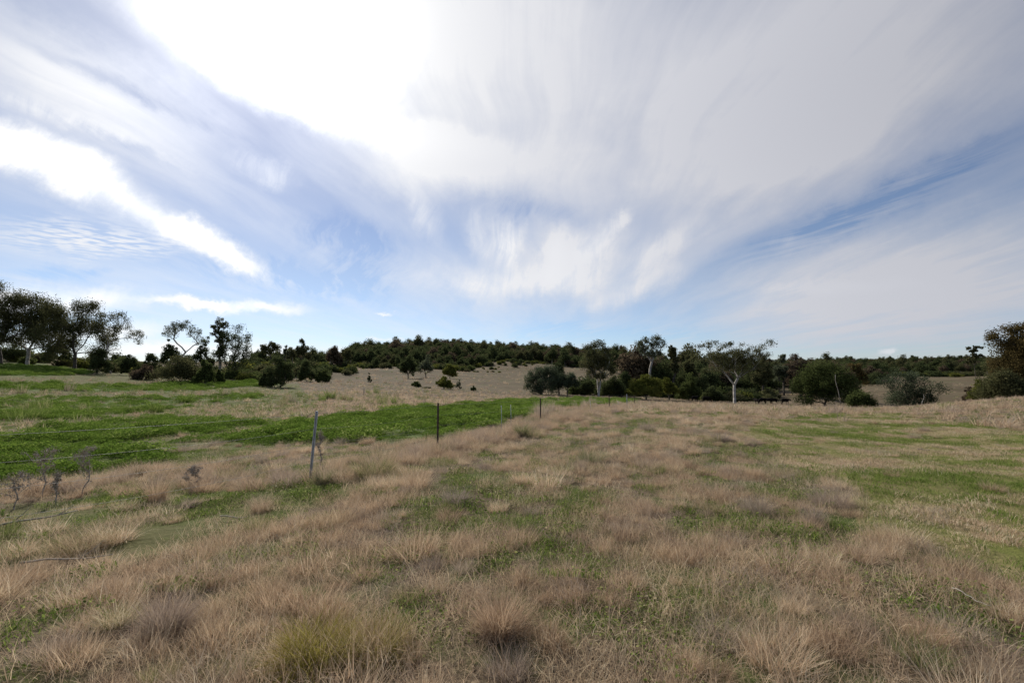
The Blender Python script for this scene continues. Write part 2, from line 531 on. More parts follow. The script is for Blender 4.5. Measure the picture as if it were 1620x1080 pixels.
def herb_material():
    m, t = new_mat('herb_leaf')
    bl = attr(t, 'bl').outputs['Fac']
    tint = attr(t, 'tint', 'INSTANCER').outputs['Fac']
    f = math_node(t, 'ADD', math_node(t, 'MULTIPLY', bl, 0.55), math_node(t, 'MULTIPLY', tint, 0.45), True)
    col = ramp(t, f, [(0.0, (0.050, 0.092, 0.014)), (0.45, (0.130, 0.210, 0.032)), (0.8, (0.225, 0.305, 0.056)), (1.0, (0.38, 0.41, 0.15))])
    leafy(t, col, 0.35)
    return m
M_HERB = herb_material()

def ground_material():
    m, t = new_mat('pasture_soil')
    geo = N(t, 'ShaderNodeNewGeometry')
    pos = geo.outputs['Position']
    lush = attr(t, 'lush').outputs['Fac']
    soft = attr(t, 'soft').outputs['Fac']
    mown = attr(t, 'mown').outputs['Fac']
    far = attr(t, 'far').outputs['Fac']
    n1 = noise(t, pos, 0.9, 8, 0.65)
    n2 = noise(t, pos, 9.0, 5, 0.7)
    n3 = noise(t, pos, 0.05, 6, 0.6)
    n4 = noise(t, mapping(t, pos, scale=(0.7, 2.5, 1), kind='POINT'), 0.35, 6, 0.6)
    # thatch close by, pale straw paddocks further off
    near = ramp(t, noise(t, pos, 38.0, 5, 0.75), [(0.30, (0.050, 0.036, 0.024)), (0.5, (0.120, 0.088, 0.056)), (0.68, (0.26, 0.20, 0.125))])
    nearg = mixc(t, maprange(t, n1, 0.44, 0.60), near, (0.075, 0.095, 0.026))
    farc = ramp(t, n4, [(0.30, (0.070, 0.052, 0.030)), (0.46, (0.108, 0.082, 0.048)), (0.60, (0.132, 0.099, 0.060)), (0.8, (0.165, 0.130, 0.078))])
    farc = mixc(t, maprange(t, n3, 0.48, 0.66, 0, 0.65), farc, (0.155, 0.125, 0.075))
    farc = mixc(t, maprange(t, n1, 0.50, 0.72, 0, 0.55), farc, (0.095, 0.085, 0.042))
    n5 = noise(t, mapping(t, pos, rot=0.15, scale=(0.25, 1.3, 1), kind='POINT'), 0.22, 7, 0.7)
    farc = mixc(t, maprange(t, n5, 0.53, 0.64, 0, 0.6), farc, (0.085, 0.062, 0.038))
    farc = mixc(t, maprange(t, n5, 0.30, 0.44, 0.45, 0), farc, (0.175, 0.138, 0.086))
    farc = mixc(t, maprange(t, noise(t, pos, 0.11, 5, 0.6), 0.52, 0.66, 0, 0.5), farc, (0.080, 0.088, 0.034))
    dry = mixc(t, far, nearg, farc)
    mw = mixc(t, maprange(t, noise(t, mapping(t, pos, rot=0.5, scale=(2.0, 0.5, 1), kind='POINT'), 0.8, 7, 0.65), 0.42, 0.60),
              (0.205, 0.170, 0.075), (0.140, 0.150, 0.038))
    c = mixc(t, math_node(t, 'MULTIPLY', mown, 0.92), dry, mw)
    c = mixc(t, math_node(t, 'MULTIPLY', soft, 0.6), c, (0.095, 0.108, 0.026))
    lg = mixc(t, maprange(t, n1, 0.35, 0.68), (0.065, 0.105, 0.020), (0.120, 0.140, 0.040))
    c = mixc(t, math_node(t, 'MULTIPLY', lush, 0.95), c, lg)
    p = N(t, 'ShaderNodeBsdfPrincipled')
    p.inputs['Roughness'].default_value = 1.0
    p.inputs['Specular IOR Level'].default_value = 0.1
    t.links.new(c, p.inputs['Base Color'])
    b = N(t, 'ShaderNodeBump'); b.inputs['Strength'].default_value = 0.8; b.inputs['Distance'].default_value = 0.12
    h = math_node(t, 'ADD', math_node(t, 'MULTIPLY', n2, 0.4), n1)
    t.links.new(h, b.inputs['Height'])
    t.links.new(b.outputs[0], p.inputs['Normal'])
    o = N(t, 'ShaderNodeOutputMaterial'); t.links.new(p.outputs[0], o.inputs['Surface'])
    return m

def mesh_from(name, verts, faces_flat, counts, mats, attrs=None, mat_idx=None, smooth=False):
    """fast mesh from numpy arrays; faces_flat holds loop vertex indices, counts the loops per face"""
    me = bpy.data.meshes.new(name)
    verts = np.asarray(verts, np.float32)
    me.vertices.add(len(verts)); me.vertices.foreach_set('co', verts.ravel())
    faces_flat = np.asarray(faces_flat, np.int32); counts = np.asarray(counts, np.int32)
    me.loops.add(len(faces_flat)); me.loops.foreach_set('vertex_index', faces_flat)
    me.polygons.add(len(counts))
    st = np.concatenate([[0], np.cumsum(counts)[:-1]]).astype(np.int32)
    me.polygons.foreach_set('loop_start', st)
    me.polygons.foreach_set('loop_total', counts)
    if smooth:
        me.polygons.foreach_set('use_smooth', np.ones(len(counts), bool))
    for m in mats:
        me.materials.append(m)
    if mat_idx is not None:
        me.polygons.foreach_set('material_index', np.asarray(mat_idx, np.int32))
    for k, v in (attrs or {}).items():
        a = me.attributes.new(k, 'FLOAT', 'POINT')
        a.data.foreach_set('value', np.asarray(v, np.float32))
    me.update(calc_edges=True)
    me.validate()
    return me

def tag(o, label=None, cat=None, group=None, kind=None):
    if label: o['label'] = label
    if cat: o['category'] = cat
    if group: o['group'] = group
    if kind: o['kind'] = kind
    return o

def obj(name, me, parent=None, loc=(0, 0, 0), rz=0.0):
    o = bpy.data.objects.new(name, me)
    o.location = loc; o.rotation_euler = (0, 0, rz)
    C.objects.link(o)
    if parent is not None:
        o.parent = parent
    return o

# ------------------------------------------------------------------ ground sheet
def build_ground():
    ph = np.concatenate([np.linspace(-math.pi, -1.15, 50, endpoint=False), np.linspace(-1.15, 1.15, 620, endpoint=False),
                         np.linspace(1.15, math.pi, 50, endpoint=False)])
    rr = np.exp(np.linspace(math.log(0.55), math.log(8500), 300))
    A, Rr = np.meshgrid(ph, rr, indexing='ij')
    X = Rr * np.sin(A); Y = Rr * np.cos(A)
    Z = ground(X, Y)
    na, nr = A.shape
    idx = np.arange(na * nr).reshape(na, nr)
    nxt = np.roll(idx, -1, axis=0)
    q = np.stack([idx[:, :-1], idx[:, 1:], nxt[:, 1:], nxt[:, :-1]], -1).reshape(-1, 4)
    V = np.stack([X, Y, Z], -1).reshape(-1, 3)
    # close the small ring under the viewer
    V = np.vstack([V, [[0, 0, float(ground(0.0, 0.5))]]])
    c = len(V) - 1
    fan = np.stack([idx[:, 0], nxt[:, 0], np.full(na, c)], -1)
    lush, soft, mown, pat = cover(V[:, 0], V[:, 1], V[:, 2])
    r = np.hypot(V[:, 0], V[:, 1])
    far = np.clip((r - 14) / 30, 0, 1)
    me = mesh_from('ground', V, np.concatenate([q.ravel(), fan.ravel()]), np.concatenate([np.full(len(q), 4), np.full(len(fan), 3)]),
                   [ground_material()], dict(lush=lush, soft=soft, mown=mown, far=far), smooth=True)
    o = obj('ground', me)
    tag(o, kind='structure', label='rolling pasture of dry brown and green grass running up to wooded rises')
    return o
build_ground()

# ------------------------------------------------------------------ grass: shapes
def blades(rng, n, r0, L, lean, curve, wid, spread_out=1.0, seg=3, base_z=-0.03, flat=0.0):
    """n curved tapering blades; returns verts, faces, counts, per-vertex value"""
    a = rng.uniform(0, 2 * math.pi, n)
    rad = r0 * np.sqrt(rng.uniform(0, 1, n))
    bx, by = rad * np.cos(a), rad * np.sin(a)
    az = np.where(rng.uniform(0, 1, n) < spread_out, a + rng.normal(0, 0.7, n), rng.uniform(0, 2 * math.pi, n))
    ln = L * rng.uniform(0.45, 1.15, n)
    th = np.abs(rng.normal(0, 1, n)) * lean + 0.05 + flat            # tilt from the vertical
    cv = rng.uniform(0.2, 1.3, n) * curve
    st = seg + 1
    P = np.zeros((n, st, 3)); P[:, 0] = np.stack([bx, by, np.full(n, base_z)], -1)
    for k in range(1, st):
        t = th + cv * (k - 0.5) / seg
        t = np.minimum(t, 2.1)
        d = np.stack([np.sin(t) * np.cos(az), np.sin(t) * np.sin(az), np.cos(t)], -1)
        P[:, k] = P[:, k - 1] + d * (ln / seg)[:, None]
    P[:, 1:, 2] = np.maximum(P[:, 1:, 2], 0.005)
    fa = rng.uniform(0, 2 * math.pi, n)
    side = np.stack([np.cos(fa), np.sin(fa), rng.uniform(-0.2, 0.2, n)], -1)
    w = wid * rng.uniform(0.6, 1.3, n)
    V = []; 
    for k in range(st - 1):
        ww = (w * (1 - 0.75 * k / seg) / 2)[:, None]
        V.append(P[:, k] - side * ww); V.append(P[:, k] + side * ww)
    V.append(P[:, st - 1])
    V = np.stack(V, 1)                       # n, 2*seg+1, 3
    m = V.shape[1]
    off = (np.arange(n) * m)[:, None]
    F = []; Cn = []
    quads = [[2 * k, 2 * k + 1, 2 * k + 3, 2 * k + 2] for k in range(seg - 1)]
    tri = [2 * (seg - 1), 2 * (seg - 1) + 1, 2 * seg]
    fl = np.concatenate([np.array(quads).ravel() if quads else np.zeros(0, int), np.array(tri)]).astype(int)
    F = (off + fl[None, :]).ravel()
    Cn = np.tile(np.array([4] * (seg - 1) + [3]), n)
    bl = np.repeat(rng.uniform(0, 1, n), m)
    return V.reshape(-1, 3), F, Cn, bl

def join(parts):
    V = []; F = []; Cn = []; B = []; o = 0
    for v, f, c, b in parts:
        V.append(v); F.append(np.asarray(f) + o); Cn.append(c); B.append(b); o += len(v)
    return np.vstack(V), np.concatenate(F), np.concatenate(Cn), np.concatenate(B)

def leaves_patch(rng, n, r0, h, size):
    """small broad leaves on short stalks, as of clover and pasture weeds"""
    a = rng.uniform(0, 2 * math.pi, n); rad = r0 * np.sqrt(rng.uniform(0, 1, n))
    dome = np.clip(1 - (rad / r0) ** 2, 0, 1)
    c = np.stack([rad * np.cos(a), rad * np.sin(a), h * (0.15 + 0.85 * dome * rng.uniform(0.3, 1.0, n))], -1)
    u = rng.normal(0, 1, (n, 3)); u[:, 2] *= 0.45; u /= np.linalg.norm(u, axis=1)[:, None]
    w = np.cross(u, rng.normal(0, 0.5, (n, 3)) + np.array([0, 0, 1.0])); w /= np.linalg.norm(w, axis=1)[:, None] + 1e-9
    s = size * rng.uniform(0.5, 1.3, n)
    v0 = c - u * s[:, None] * 0.5; v2 = c + u * s[:, None] * 0.5
    v1 = c + w * s[:, None] * 0.32; v3 = c - w * s[:, None] * 0.32
    V = np.stack([v0, v1, v2, v3], 1).reshape(-1, 3)
    F = np.arange(4 * n); Cn = np.full(n, 4)
    return V, F, Cn, np.repeat(rng.uniform(0, 1, n), 4)

PROTO = {}
def proto(group, name, parts, mat):
    v, f, c, b = join(parts)
    me = mesh_from(name, v, f, c, [mat], dict(bl=b))
    o = bpy.data.objects.new(name, me)
    PROTO.setdefault(group, []).append(o)
    return o

rg = np.random.default_rng(11)
for k in range(8):      # tussocks of dry wiry grass, each with its own habit
    n = [190, 230, 170, 260, 200, 220, 180, 240][k]
    up = [0.30, 0.42, 0.55, 0.36, 0.75, 0.28, 0.5, 0.62][k]
    proto('tussock', 'tussock_shape_%d' % k, [
        blades(rg, int(n * 2.0), 0.105, 0.20, 0.26 + up * 0.25, 1.0, 0.0027, 0.75),
        blades(rg, n, 0.12, 0.13, up + 0.3, 1.4, 0.0028, 0.6),
        blades(rg, 10, 0.07, 0.27, up * 0.7, 0.8, 0.0024, 0.6)], M_BLADE)
for k in range(6):      # loose thatch: short stalks lying every way
    proto('thatch', 'thatch_shape_%d' % k, [
        blades(rg, 260, 0.34, 0.15, 0.75, 0.9, 0.0036, 0.0),
        blades(rg, 70, 0.34, 0.20, 0.25, 0.6, 0.0030, 0.0),
        blades(rg, 60, 0.34, 0.26, 0.3, 0.4, 0.0036, 0.0, flat=1.15)], M_BLADE)
for k in range(5):      # short green sward
    proto('sward', 'sward_shape_%d' % k, [
        blades(rg, 300, 0.30, 0.075, 0.55, 1.0, 0.0050, 0.0),
        leaves_patch(rg, 90, 0.28, 0.05, 0.026)], M_BLADE)
for k in range(5):      # mown grass, low and combed over
    proto('mown', 'mown_shape_%d' % k, [
        blades(rg, 330, 0.36, 0.085, 0.8, 0.9, 0.0050, 0.0)], M_BLADE)
for k in range(6):      # lush herbs
    proto('herb', 'herb_shape_%d' % k, [leaves_patch(rg, 520, 0.36, 0.20, 0.040)], M_HERB)
for k in range(5):      # far tufts: fewer, coarser blades
    proto('tuft', 'tuft_shape_%d' % k, [blades(rg, 46, 0.16, 0.30, 0.5, 0.8, 0.016, 0.8, seg=2)], M_BLADE)
for k in range(4):
    proto('reed', 'reed_shape_%d' % k, [blades(rg, 120, 0.30, 0.95, 0.16, 0.25, 0.014, 1.0, seg=2)], M_BLADE)

# ------------------------------------------------------------------ scattering
def scatter(name, pts, rot, scl, idx, group, attrs, label, protos=None):
    coll = bpy.data.collections.new(name + '_shapes')
    for o in (protos or PROTO[group]):
        coll.objects.link(o)
    me = bpy.data.meshes.new(name)
    n = len(pts)
    me.vertices.add(n); me.vertices.foreach_set('co', np.asarray(pts, np.float32).ravel())
    for k, v in attrs.items():
        a = me.attributes.new(k, 'FLOAT', 'POINT'); a.data.foreach_set('value', np.asarray(v, np.float32))
    a = me.attributes.new('rot', 'FLOAT_VECTOR', 'POINT'); a.data.foreach_set('vector', np.asarray(rot, np.float32).ravel())
    a = me.attributes.new('scl', 'FLOAT_VECTOR', 'POINT'); a.data.foreach_set('vector', np.asarray(scl, np.float32).ravel())
    a = me.attributes.new('pick', 'INT', 'POINT'); a.data.foreach_set('value', np.asarray(idx, np.int32))
    o = bpy.data.objects.new(name, me); C.objects.link(o)
    g = bpy.data.node_groups.new(name + '_nodes', 'GeometryNodeTree')
    g.interface.new_socket('Geometry', in_out='INPUT', socket_type='NodeSocketGeometry')
    g.interface.new_socket('Geometry', in_out='OUTPUT', socket_type='NodeSocketGeometry')
    gi = g.nodes.new('NodeGroupInput'); go = g.nodes.new('NodeGroupOutput')
    ci = g.nodes.new('GeometryNodeCollectionInfo'); ci.inputs['Collection'].default_value = coll
    ci.inputs['Separate Children'].default_value = True; ci.inputs['Reset Children'].default_value = True
    ip = g.nodes.new('GeometryNodeInstanceOnPoints'); ip.inputs['Pick Instance'].default_value = True
    def na(nm, ty):
        q = g.nodes.new('GeometryNodeInputNamedAttribute'); q.data_type = ty; q.inputs['Name'].default_value = nm
        return q.outputs['Attribute']
    e2r = g.nodes.new('FunctionNodeEulerToRotation')
    g.links.new(na('rot', 'FLOAT_VECTOR'), e2r.inputs[0])
    g.links.new(gi.outputs[0], ip.inputs['Points'])
    g.links.new(ci.outputs[0], ip.inputs['Instance'])
    g.links.new(na('pick', 'INT'), ip.inputs['Instance Index'])
    g.links.new(e2r.outputs[0], ip.inputs['Rotation'])
    g.links.new(na('scl', 'FLOAT_VECTOR'), ip.inputs['Scale'])
    g.links.new(ip.outputs[0], go.inputs[0])
    md = o.modifiers.new('scatter', 'NODES'); md.node_group = g
    tag(o, label=label, kind='stuff')
    return o

def wedge(rng, r0, r1, n, half=64):
    """even spread over a sector in front of the viewer"""
    r = np.sqrt(rng.uniform(r0 * r0, r1 * r1, n))
    a = np.radians(rng.uniform(-half, half, n))
    return r * np.sin(a), r * np.cos(a)

def lay(name, group, x, y, size, attrs, label, rng, tilt=0.12, zoff=0.0, hs=1.0, protos=None):
    z = ground(x, y) + zoff
    n = len(x)
    rot = np.stack([rng.normal(0, tilt, n), rng.normal(0, tilt, n), rng.uniform(0, 6.283, n)], -1)
    scl = np.stack([size, size, size * hs], -1)
    k = len(protos or PROTO[group])
    return scatter(name, np.stack([x, y, z], -1), rot, scl, rng.integers(0, k, n), group, attrs, label, protos)

rs = np.random.default_rng(5)

def zone(x, y):
    z = ground(x, y)
    lush, soft, mown, pat = cover(x, y, z)
    gp = fbm(x / 0.50 + 7, y / 0.50, 91, 2) * 0.6 + fbm(x / 2.4, y / 2.4, 93, 3) * 0.4   # green pockets between the tussocks
    tone = fbm(x / 1.7 + 31, y / 1.7, 95, 3)
    return lush, soft, mown, gp, tone

def build_grass():
    # 1. tussocks, each with its own elbow room
    xs, ys = [], []
    for r0, r1, sp in ((1.0, 13, 0.33), (13, 26, 0.40), (26, 45, 0.60)):
        gx, gy = np.meshgrid(np.arange(-r1, r1, sp), np.arange(0, r1, sp))
        x = (gx + rs.uniform(-0.42, 0.42, gx.shape) * sp).ravel(); y = (gy + rs.uniform(-0.42, 0.42, gy.shape) * sp).ravel()
        r = np.hypot(x, y); k = (r > r0) & (r <= r1) & (np.abs(np.arctan2(x, y)) < math.radians(64))
        xs.append(x[k]); ys.append(y[k])
    x = np.concatenate(xs); y = np.concatenate(ys)
    lush, soft, mown, gp, tone = zone(x, y)
    u = rs.uniform(0, 1, len(x))
    keep = (u < np.clip((0.552 - gp) * 9 + 0.10, 0.04, 0.92)) & (lush < 0.3) & ((mown < 0.3) | (u < 0.02)) & ((soft < 0.5) | (u < 0.17))
    x, y, gp, tone, soft = x[keep], y[keep], gp[keep], tone[keep], soft[keep]
    n = len(x)
    size = np.exp(rs.normal(-0.08, 0.32, n)) * (0.86 + 0.6 * (tone - 0.4))
    gry = ((rs.uniform(0, 1, n) < 0.13) | (fbm(x / 0.9, y / 0.9, 133, 2) > 0.72)) * rs.uniform(0.4, 1, n)
    grn = np.clip(rs.normal(0.0, 0.10, n), 0, 1) + (rs.uniform(0, 1, n) < 0.06) * 0.5
    lay('dry_tussock_grass', 'tussock', x, y, size, dict(tint=np.clip(rs.normal(0.45, 0.34, n) + (tone - 0.5) * 1.4, 0, 1), gry=gry, grn=grn),
        'dry tan tussock grass covering the near paddock', rs)
    # 2. thatch between
    xs, ys = [], []
    for r0, r1, per in ((0.9, 6, 13.0), (6, 12, 9.0), (12, 22, 5.0)):
        n = int(per * (r1 * r1 - r0 * r0) * math.radians(64))
        x, y = wedge(rs, r0, r1, n); xs.append(x); ys.append(y)
    x = np.concatenate(xs); y = np.concatenate(ys)
    lush, soft, mown, gp, tone = zone(x, y)
    u = rs.uniform(0, 1, len(x))
    keep = (u < np.clip((0.60 - gp) * 6 + 0.45, 0.28, 1)) & (lush < 0.3) & (mown < 0.3) & ((soft < 0.5) | (u < 0.3))
    x, y, gp, tone = x[keep], y[keep], gp[keep], tone[keep]
    n = len(x)
    lay('straw_thatch_grass', 'thatch', x, y, rs.uniform(0.75, 1.2, n),
        dict(tint=np.clip(rs.normal(0.55, 0.25, n), 0, 1), gry=(rs.uniform(0, 1, n) < 0.2) * rs.uniform(0.3, 0.9, n),
             grn=np.clip((gp - 0.46) * 3.0 + rs.normal(0, 0.12, n), 0, 0.9)),
        'short straw and fallen stalks lying between the tussocks', rs)
    # 3. green sward in the pockets
    xs, ys = [], []
    for r0, r1, per in ((0.9, 6, 12.0), (6, 12, 8.0), (12, 26, 4.5), (26, 60, 1.5)):
        n = int(per * (r1 * r1 - r0 * r0) * math.radians(64))
        x, y = wedge(rs, r0, r1, n); xs.append(x); ys.append(y)
    x = np.concatenate(xs); y = np.concatenate(ys)
    lush, soft, mown, gp, tone = zone(x, y)
    u = rs.uniform(0, 1, len(x))
    keep = ((u < np.clip((gp - 0.44) * 9, 0.0, 1)) | ((soft > 0.5) & (u < 0.75)) | ((lush > 0.1) & (u < 0.8))) & (u < 2) & (mown < 0.3)
    x, y = x[keep], y[keep]; n = len(x)
    lay('green_sward_grass', 'sward', x, y, rs.uniform(0.7, 1.25, n),
        dict(tint=rs.uniform(0, 1, n), gry=np.zeros(n), grn=np.clip(rs.normal(0.85, 0.15, n), 0, 1)),
        'short green winter grass growing in pockets between tussocks', rs)
    # 4. the mown area
    xs, ys = [], []
    for r0, r1, per in ((2, 12, 12.0), (12, 30, 8.0), (30, 50, 3.0)):
        n = int(per * (r1 * r1 - r0 * r0) * math.radians(64))
        x, y = wedge(rs, r0, r1, n); xs.append(x); ys.append(y)
    x = np.concatenate(xs); y = np.concatenate(ys)
    lush, soft, mown, gp, tone = zone(x, y)
    keep = mown > 0.3
    x, y = x[keep], y[keep]; n = len(x)
    st = fbm(x / 2.4 + y / 3.0, y / 0.9 - x / 4.0, 101, 4)
    lay('mown_pasture_grass', 'mown', x, y, rs.uniform(0.7, 1.25, n),
        dict(tint=np.clip(rs.normal(0.7, 0.2, n), 0, 1), gry=(rs.uniform(0, 1, n) < 0.1) * 0.6, grn=np.clip((st - 0.42) * 4.5 + rs.normal(0.30, 0.2, n), 0, 0.9)),
        'low grazed yellow green grass on the right hand side', rs)
    # 5. lush herbs over the fence
    xs, ys = [], []
    for r0, r1, per in ((3, 12, 11.0), (12, 24, 8.0), (24, 45, 3.6), (45, 140, 1.0)):
        n = int(per * (r1 * r1 - r0 * r0) * math.radians(64))
        x, y = wedge(rs, r0, r1, n); xs.append(x); ys.append(y)
    x = np.concatenate(xs); y = np.concatenate(ys)
    lush, soft, mown, gp, tone = zone(x, y)
    keep = (lush > 0.35) & (rs.uniform(0, 1, len(x)) < np.clip((0.72 - fbm(x / 0.8 + 9, y / 0.8, 171, 3)) * 5, 0.15, 1))
    x, y, gp = x[keep], y[keep], gp[keep]; n = len(x); r = np.hypot(x, y)
    hmp = fbm(x / 0.9, y / 0.9, 111, 3)
    size = (0.72 + 2.0 * np.clip(hmp - 0.40, 0, 1) * 1.3) * rs.uniform(0.8, 1.2, n) * (1 + np.clip(r - 30, 0, 60) / 60)
    lay('lush_green_weeds', 'herb', x, y, size, dict(tint=np.clip(rs.normal(0.5, 0.2, n) + (hmp - 0.5) * 1.4, 0, 1)),
        'lush bright green weeds in strips beyond the wire fence', rs, 0.1)
    # 6. far tufts over the brown paddocks and along their crests
    xs, ys = [], []
    for r0, r1, per in ((24, 45, 3.0), (45, 80, 1.1), (80, 130, 0.35), (130, 420, 0.02)):
        n = int(per * (r1 * r1 - r0 * r0) * math.radians(64))
        x, y = wedge(rs, r0, r1, n); xs.append(x); ys.append(y)
    x = np.concatenate(xs); y = np.concatenate(ys)
    lush, soft, mown, gp, tone = zone(x, y)
    u = rs.uniform(0, 1, len(x))
    keep = (lush < 0.3) & ((mown < 0.3) | (u < 0.08)) & ((soft < 0.5) | (u < 0.6))
    x, y, tone = x[keep], y[keep], tone[keep]; n = len(x)
    lay('far_dry_grass', 'tuft', x, y, np.exp(rs.normal(0.0, 0.3, n)) * np.where(np.hypot(x, y) > 130, 2.6, 1.0), dict(tint=np.clip(rs.normal(0.55, 0.15, n) + (tone - 0.5), 0, 1),
        gry=(rs.uniform(0, 1, n) < 0.2) * 0.7, grn=(rs.uniform(0, 1, n) < 0.10 + 0.5 * soft[keep]) * 0.7), 'dry tufts on the far slopes', rs)
    # 7. rough taller growth along the fence
    line = np.array([hit(*q)[:2] for q in ((0, 790), (250, 745), (490, 760), (692, 712), (855, 667), (964, 648), (1000, 643))])
    px_, py_ = [], []
    for (a, b), m in zip(zip(line[:-1], line[1:]), (40, 50, 80, 330, 700, 320)):
        tt = rs.uniform(0, 1, m); off = rs.normal(0, 0.42, m) + 0.25
        d = b - a; nrm_ = np.array([d[1], -d[0]]) / np.hypot(*d)
        px_.append(a[0] + d[0] * tt + nrm_[0] * off); py_.append(a[1] + d[1] * tt + nrm_[1] * off)
    x = np.concatenate(px_); y = np.concatenate(py_); n = len(x)
    lay('tall_fence_grass', 'tussock', x, y, rs.uniform(0.85, 1.9, n),
        dict(tint=np.clip(rs.normal(0.5, 0.2, n), 0, 1), gry=(rs.uniform(0, 1, n) < 0.4) * rs.uniform(0.3, 0.9, n), grn=(rs.uniform(0, 1, n) < 0.12) * 0.5),
        'taller unmown dry grass along the wire fence', rs, 0.15)
build_grass()

# ------------------------------------------------------------------ trees
def bark_material(name, c0, c1):
    m, t = new_mat(name)
    geo = N(t, 'ShaderNodeNewGeometry')
    n = noise(t, geo.outputs['Position'], 3.0, 5, 0.65)
    c = ramp(t, n, [(0.35, c0), (0.62, c1)])
    p = N(t, 'ShaderNodeBsdfPrincipled'); p.inputs['Roughness'].default_value = 0.9
    p.inputs['Specular IOR Level'].default_value = 0.15
    t.links.new(c, p.inputs['Base Color'])
    b = N(t, 'ShaderNodeBump'); b.inputs['Strength'].default_value = 0.5; b.inputs['Distance'].default_value = 0.05
    t.links.new(n, b.inputs['Height']); t.links.new(b.outputs[0], p.inputs['Normal'])
    o = N(t, 'ShaderNodeOutputMaterial'); t.links.new(p.outputs[0], o.inputs['Surface'])
    return m

BARK = {
    'white': bark_material('bark_white_gum', (0.22, 0.19, 0.155), (0.50, 0.46, 0.40)),
    'pale': bark_material('bark_pale_gum', (0.20, 0.17, 0.14), (0.42, 0.37, 0.31)),
    'dark': bark_material('bark_dark', (0.045, 0.036, 0.028), (0.11, 0.09, 0.07)),
    'dead': bark_material('bark_weathered', (0.26, 0.24, 0.22), (0.52, 0.48, 0.43)),
}

def leaf_material(name, lo, mid, hi):
    m, t = new_mat(name)
    bl = attr(t, 'bl').outputs['Fac']
    cl = attr(t, 'cl').outputs['Fac']      # every clump has its own tone
    f = math_node(t, 'ADD', math_node(t, 'MULTIPLY', bl, 0.45), math_node(t, 'MULTIPLY', cl, 0.55))
    col = ramp(t, f, [(0.15, lo), (0.5, mid), (0.85, hi)])
    leafy(t, col, 0.40)
    return m

LEAF = {
    'gum':   leaf_material('leaf_gum', (0.056, 0.060, 0.027), (0.104, 0.106, 0.046), (0.152, 0.145, 0.067)),
    'grey':  leaf_material('leaf_greygreen', (0.067, 0.077, 0.044), (0.113, 0.129, 0.073), (0.167, 0.177, 0.110)),
    'dark':  leaf_material('leaf_dark', (0.039, 0.052, 0.022), (0.075, 0.091, 0.036), (0.113, 0.128, 0.052)),
    'oak':   leaf_material('leaf_sheoak', (0.052, 0.067, 0.038), (0.083, 0.103, 0.059), (0.120, 0.138, 0.081)),
    'olive': leaf_material('leaf_olive', (0.076, 0.087, 0.020), (0.142, 0.152, 0.033), (0.217, 0.210, 0.050)),
    'green': leaf_material('leaf_green', (0.046, 0.060, 0.020), (0.080, 0.100, 0.032), (0.130, 0.150, 0.052)),
    'rust':  leaf_material('leaf_rusty', (0.062, 0.050, 0.022), (0.110, 0.085, 0.034), (0.175, 0.130, 0.050)),
    'brown': leaf_material('leaf_browngrey', (0.067, 0.049, 0.033), (0.117, 0.087, 0.056), (0.167, 0.131, 0.084)),
}

def skeleton(rng, fork, attr_pts, H, stems=1, lean=(0, 0), base_spread=0.0, step=0.09, wig=0.02, steep=0.75):
    """grow limbs from a trunk to every foliage clump; returns nodes, parents"""
    nodes = []; par = []
    tops = []
    for s in range(stems):
        bx, by = (rng.uniform(-1, 1) * base_spread, rng.uniform(-1, 1) * base_spread) if stems > 1 else (0, 0)
        k = max(3, int(fork / (step * H)))
        prev = -1
        for i in range(k + 1):
            t = i / k
            sx = lean[0] * t * t + (bx * (t * 2.2) if stems > 1 else 0)
            sy = lean[1] * t * t + (by * (t * 2.2) if stems > 1 else 0)
            nodes.append([sx + rng.normal(0, wig * H * 0.25) * (t > 0), sy, fork * t - (0.25 if i == 0 else 0)])
            par.append(prev); prev = len(nodes) - 1
        tops.append(prev)
    start = [i for i, p in enumerate(nodes) if p[2] >= fork * 0.72]
    ok = np.zeros(20000, bool); ok[start] = True
    arr = np.zeros((20000, 3)); arr[:len(nodes)] = nodes
    cnt = len(nodes)
    top = np.mean([nodes[i] for i in tops], axis=0)
    order = np.argsort(np.linalg.norm(attr_pts - top, axis=1))
    dist0 = np.zeros(20000)
    tips = []
    for ai in order:
        a = attr_pts[ai]
        d = np.linalg.norm(arr[:cnt] - a, axis=1)
        over = np.maximum(arr[:cnt, 2] - a[2], 0)
        hor = np.hypot(arr[:cnt, 0] - a[0], arr[:cnt, 1] - a[1])
        flatpen = np.maximum(steep * hor - (a[2] - arr[:cnt, 2]), 0)
        cost = d + 1.2 * over + 0.22 * dist0[:cnt] + 1.3 * flatpen
        cost[~ok[:cnt]] = 1e9
        j = int(np.argmin(cost))
        L = d[j]
        k = max(1, int(round(L / (step * H))))
        p0 = arr[j].copy(); prev = j
        for i in range(1, k + 1):
            t = i / k
            q = p0 * (1 - t) + a * t
            q[2] += math.sin(t * math.pi) * L * 0.07
            if i < k:
                q += rng.normal(0, wig * H * 0.35, 3)
            arr[cnt] = q; ok[cnt] = True; par.append(prev)
            dist0[cnt] = dist0[prev] + L / k
            prev = cnt; cnt += 1
        tips.append(prev)
    return arr[:cnt], np.array(par), tips

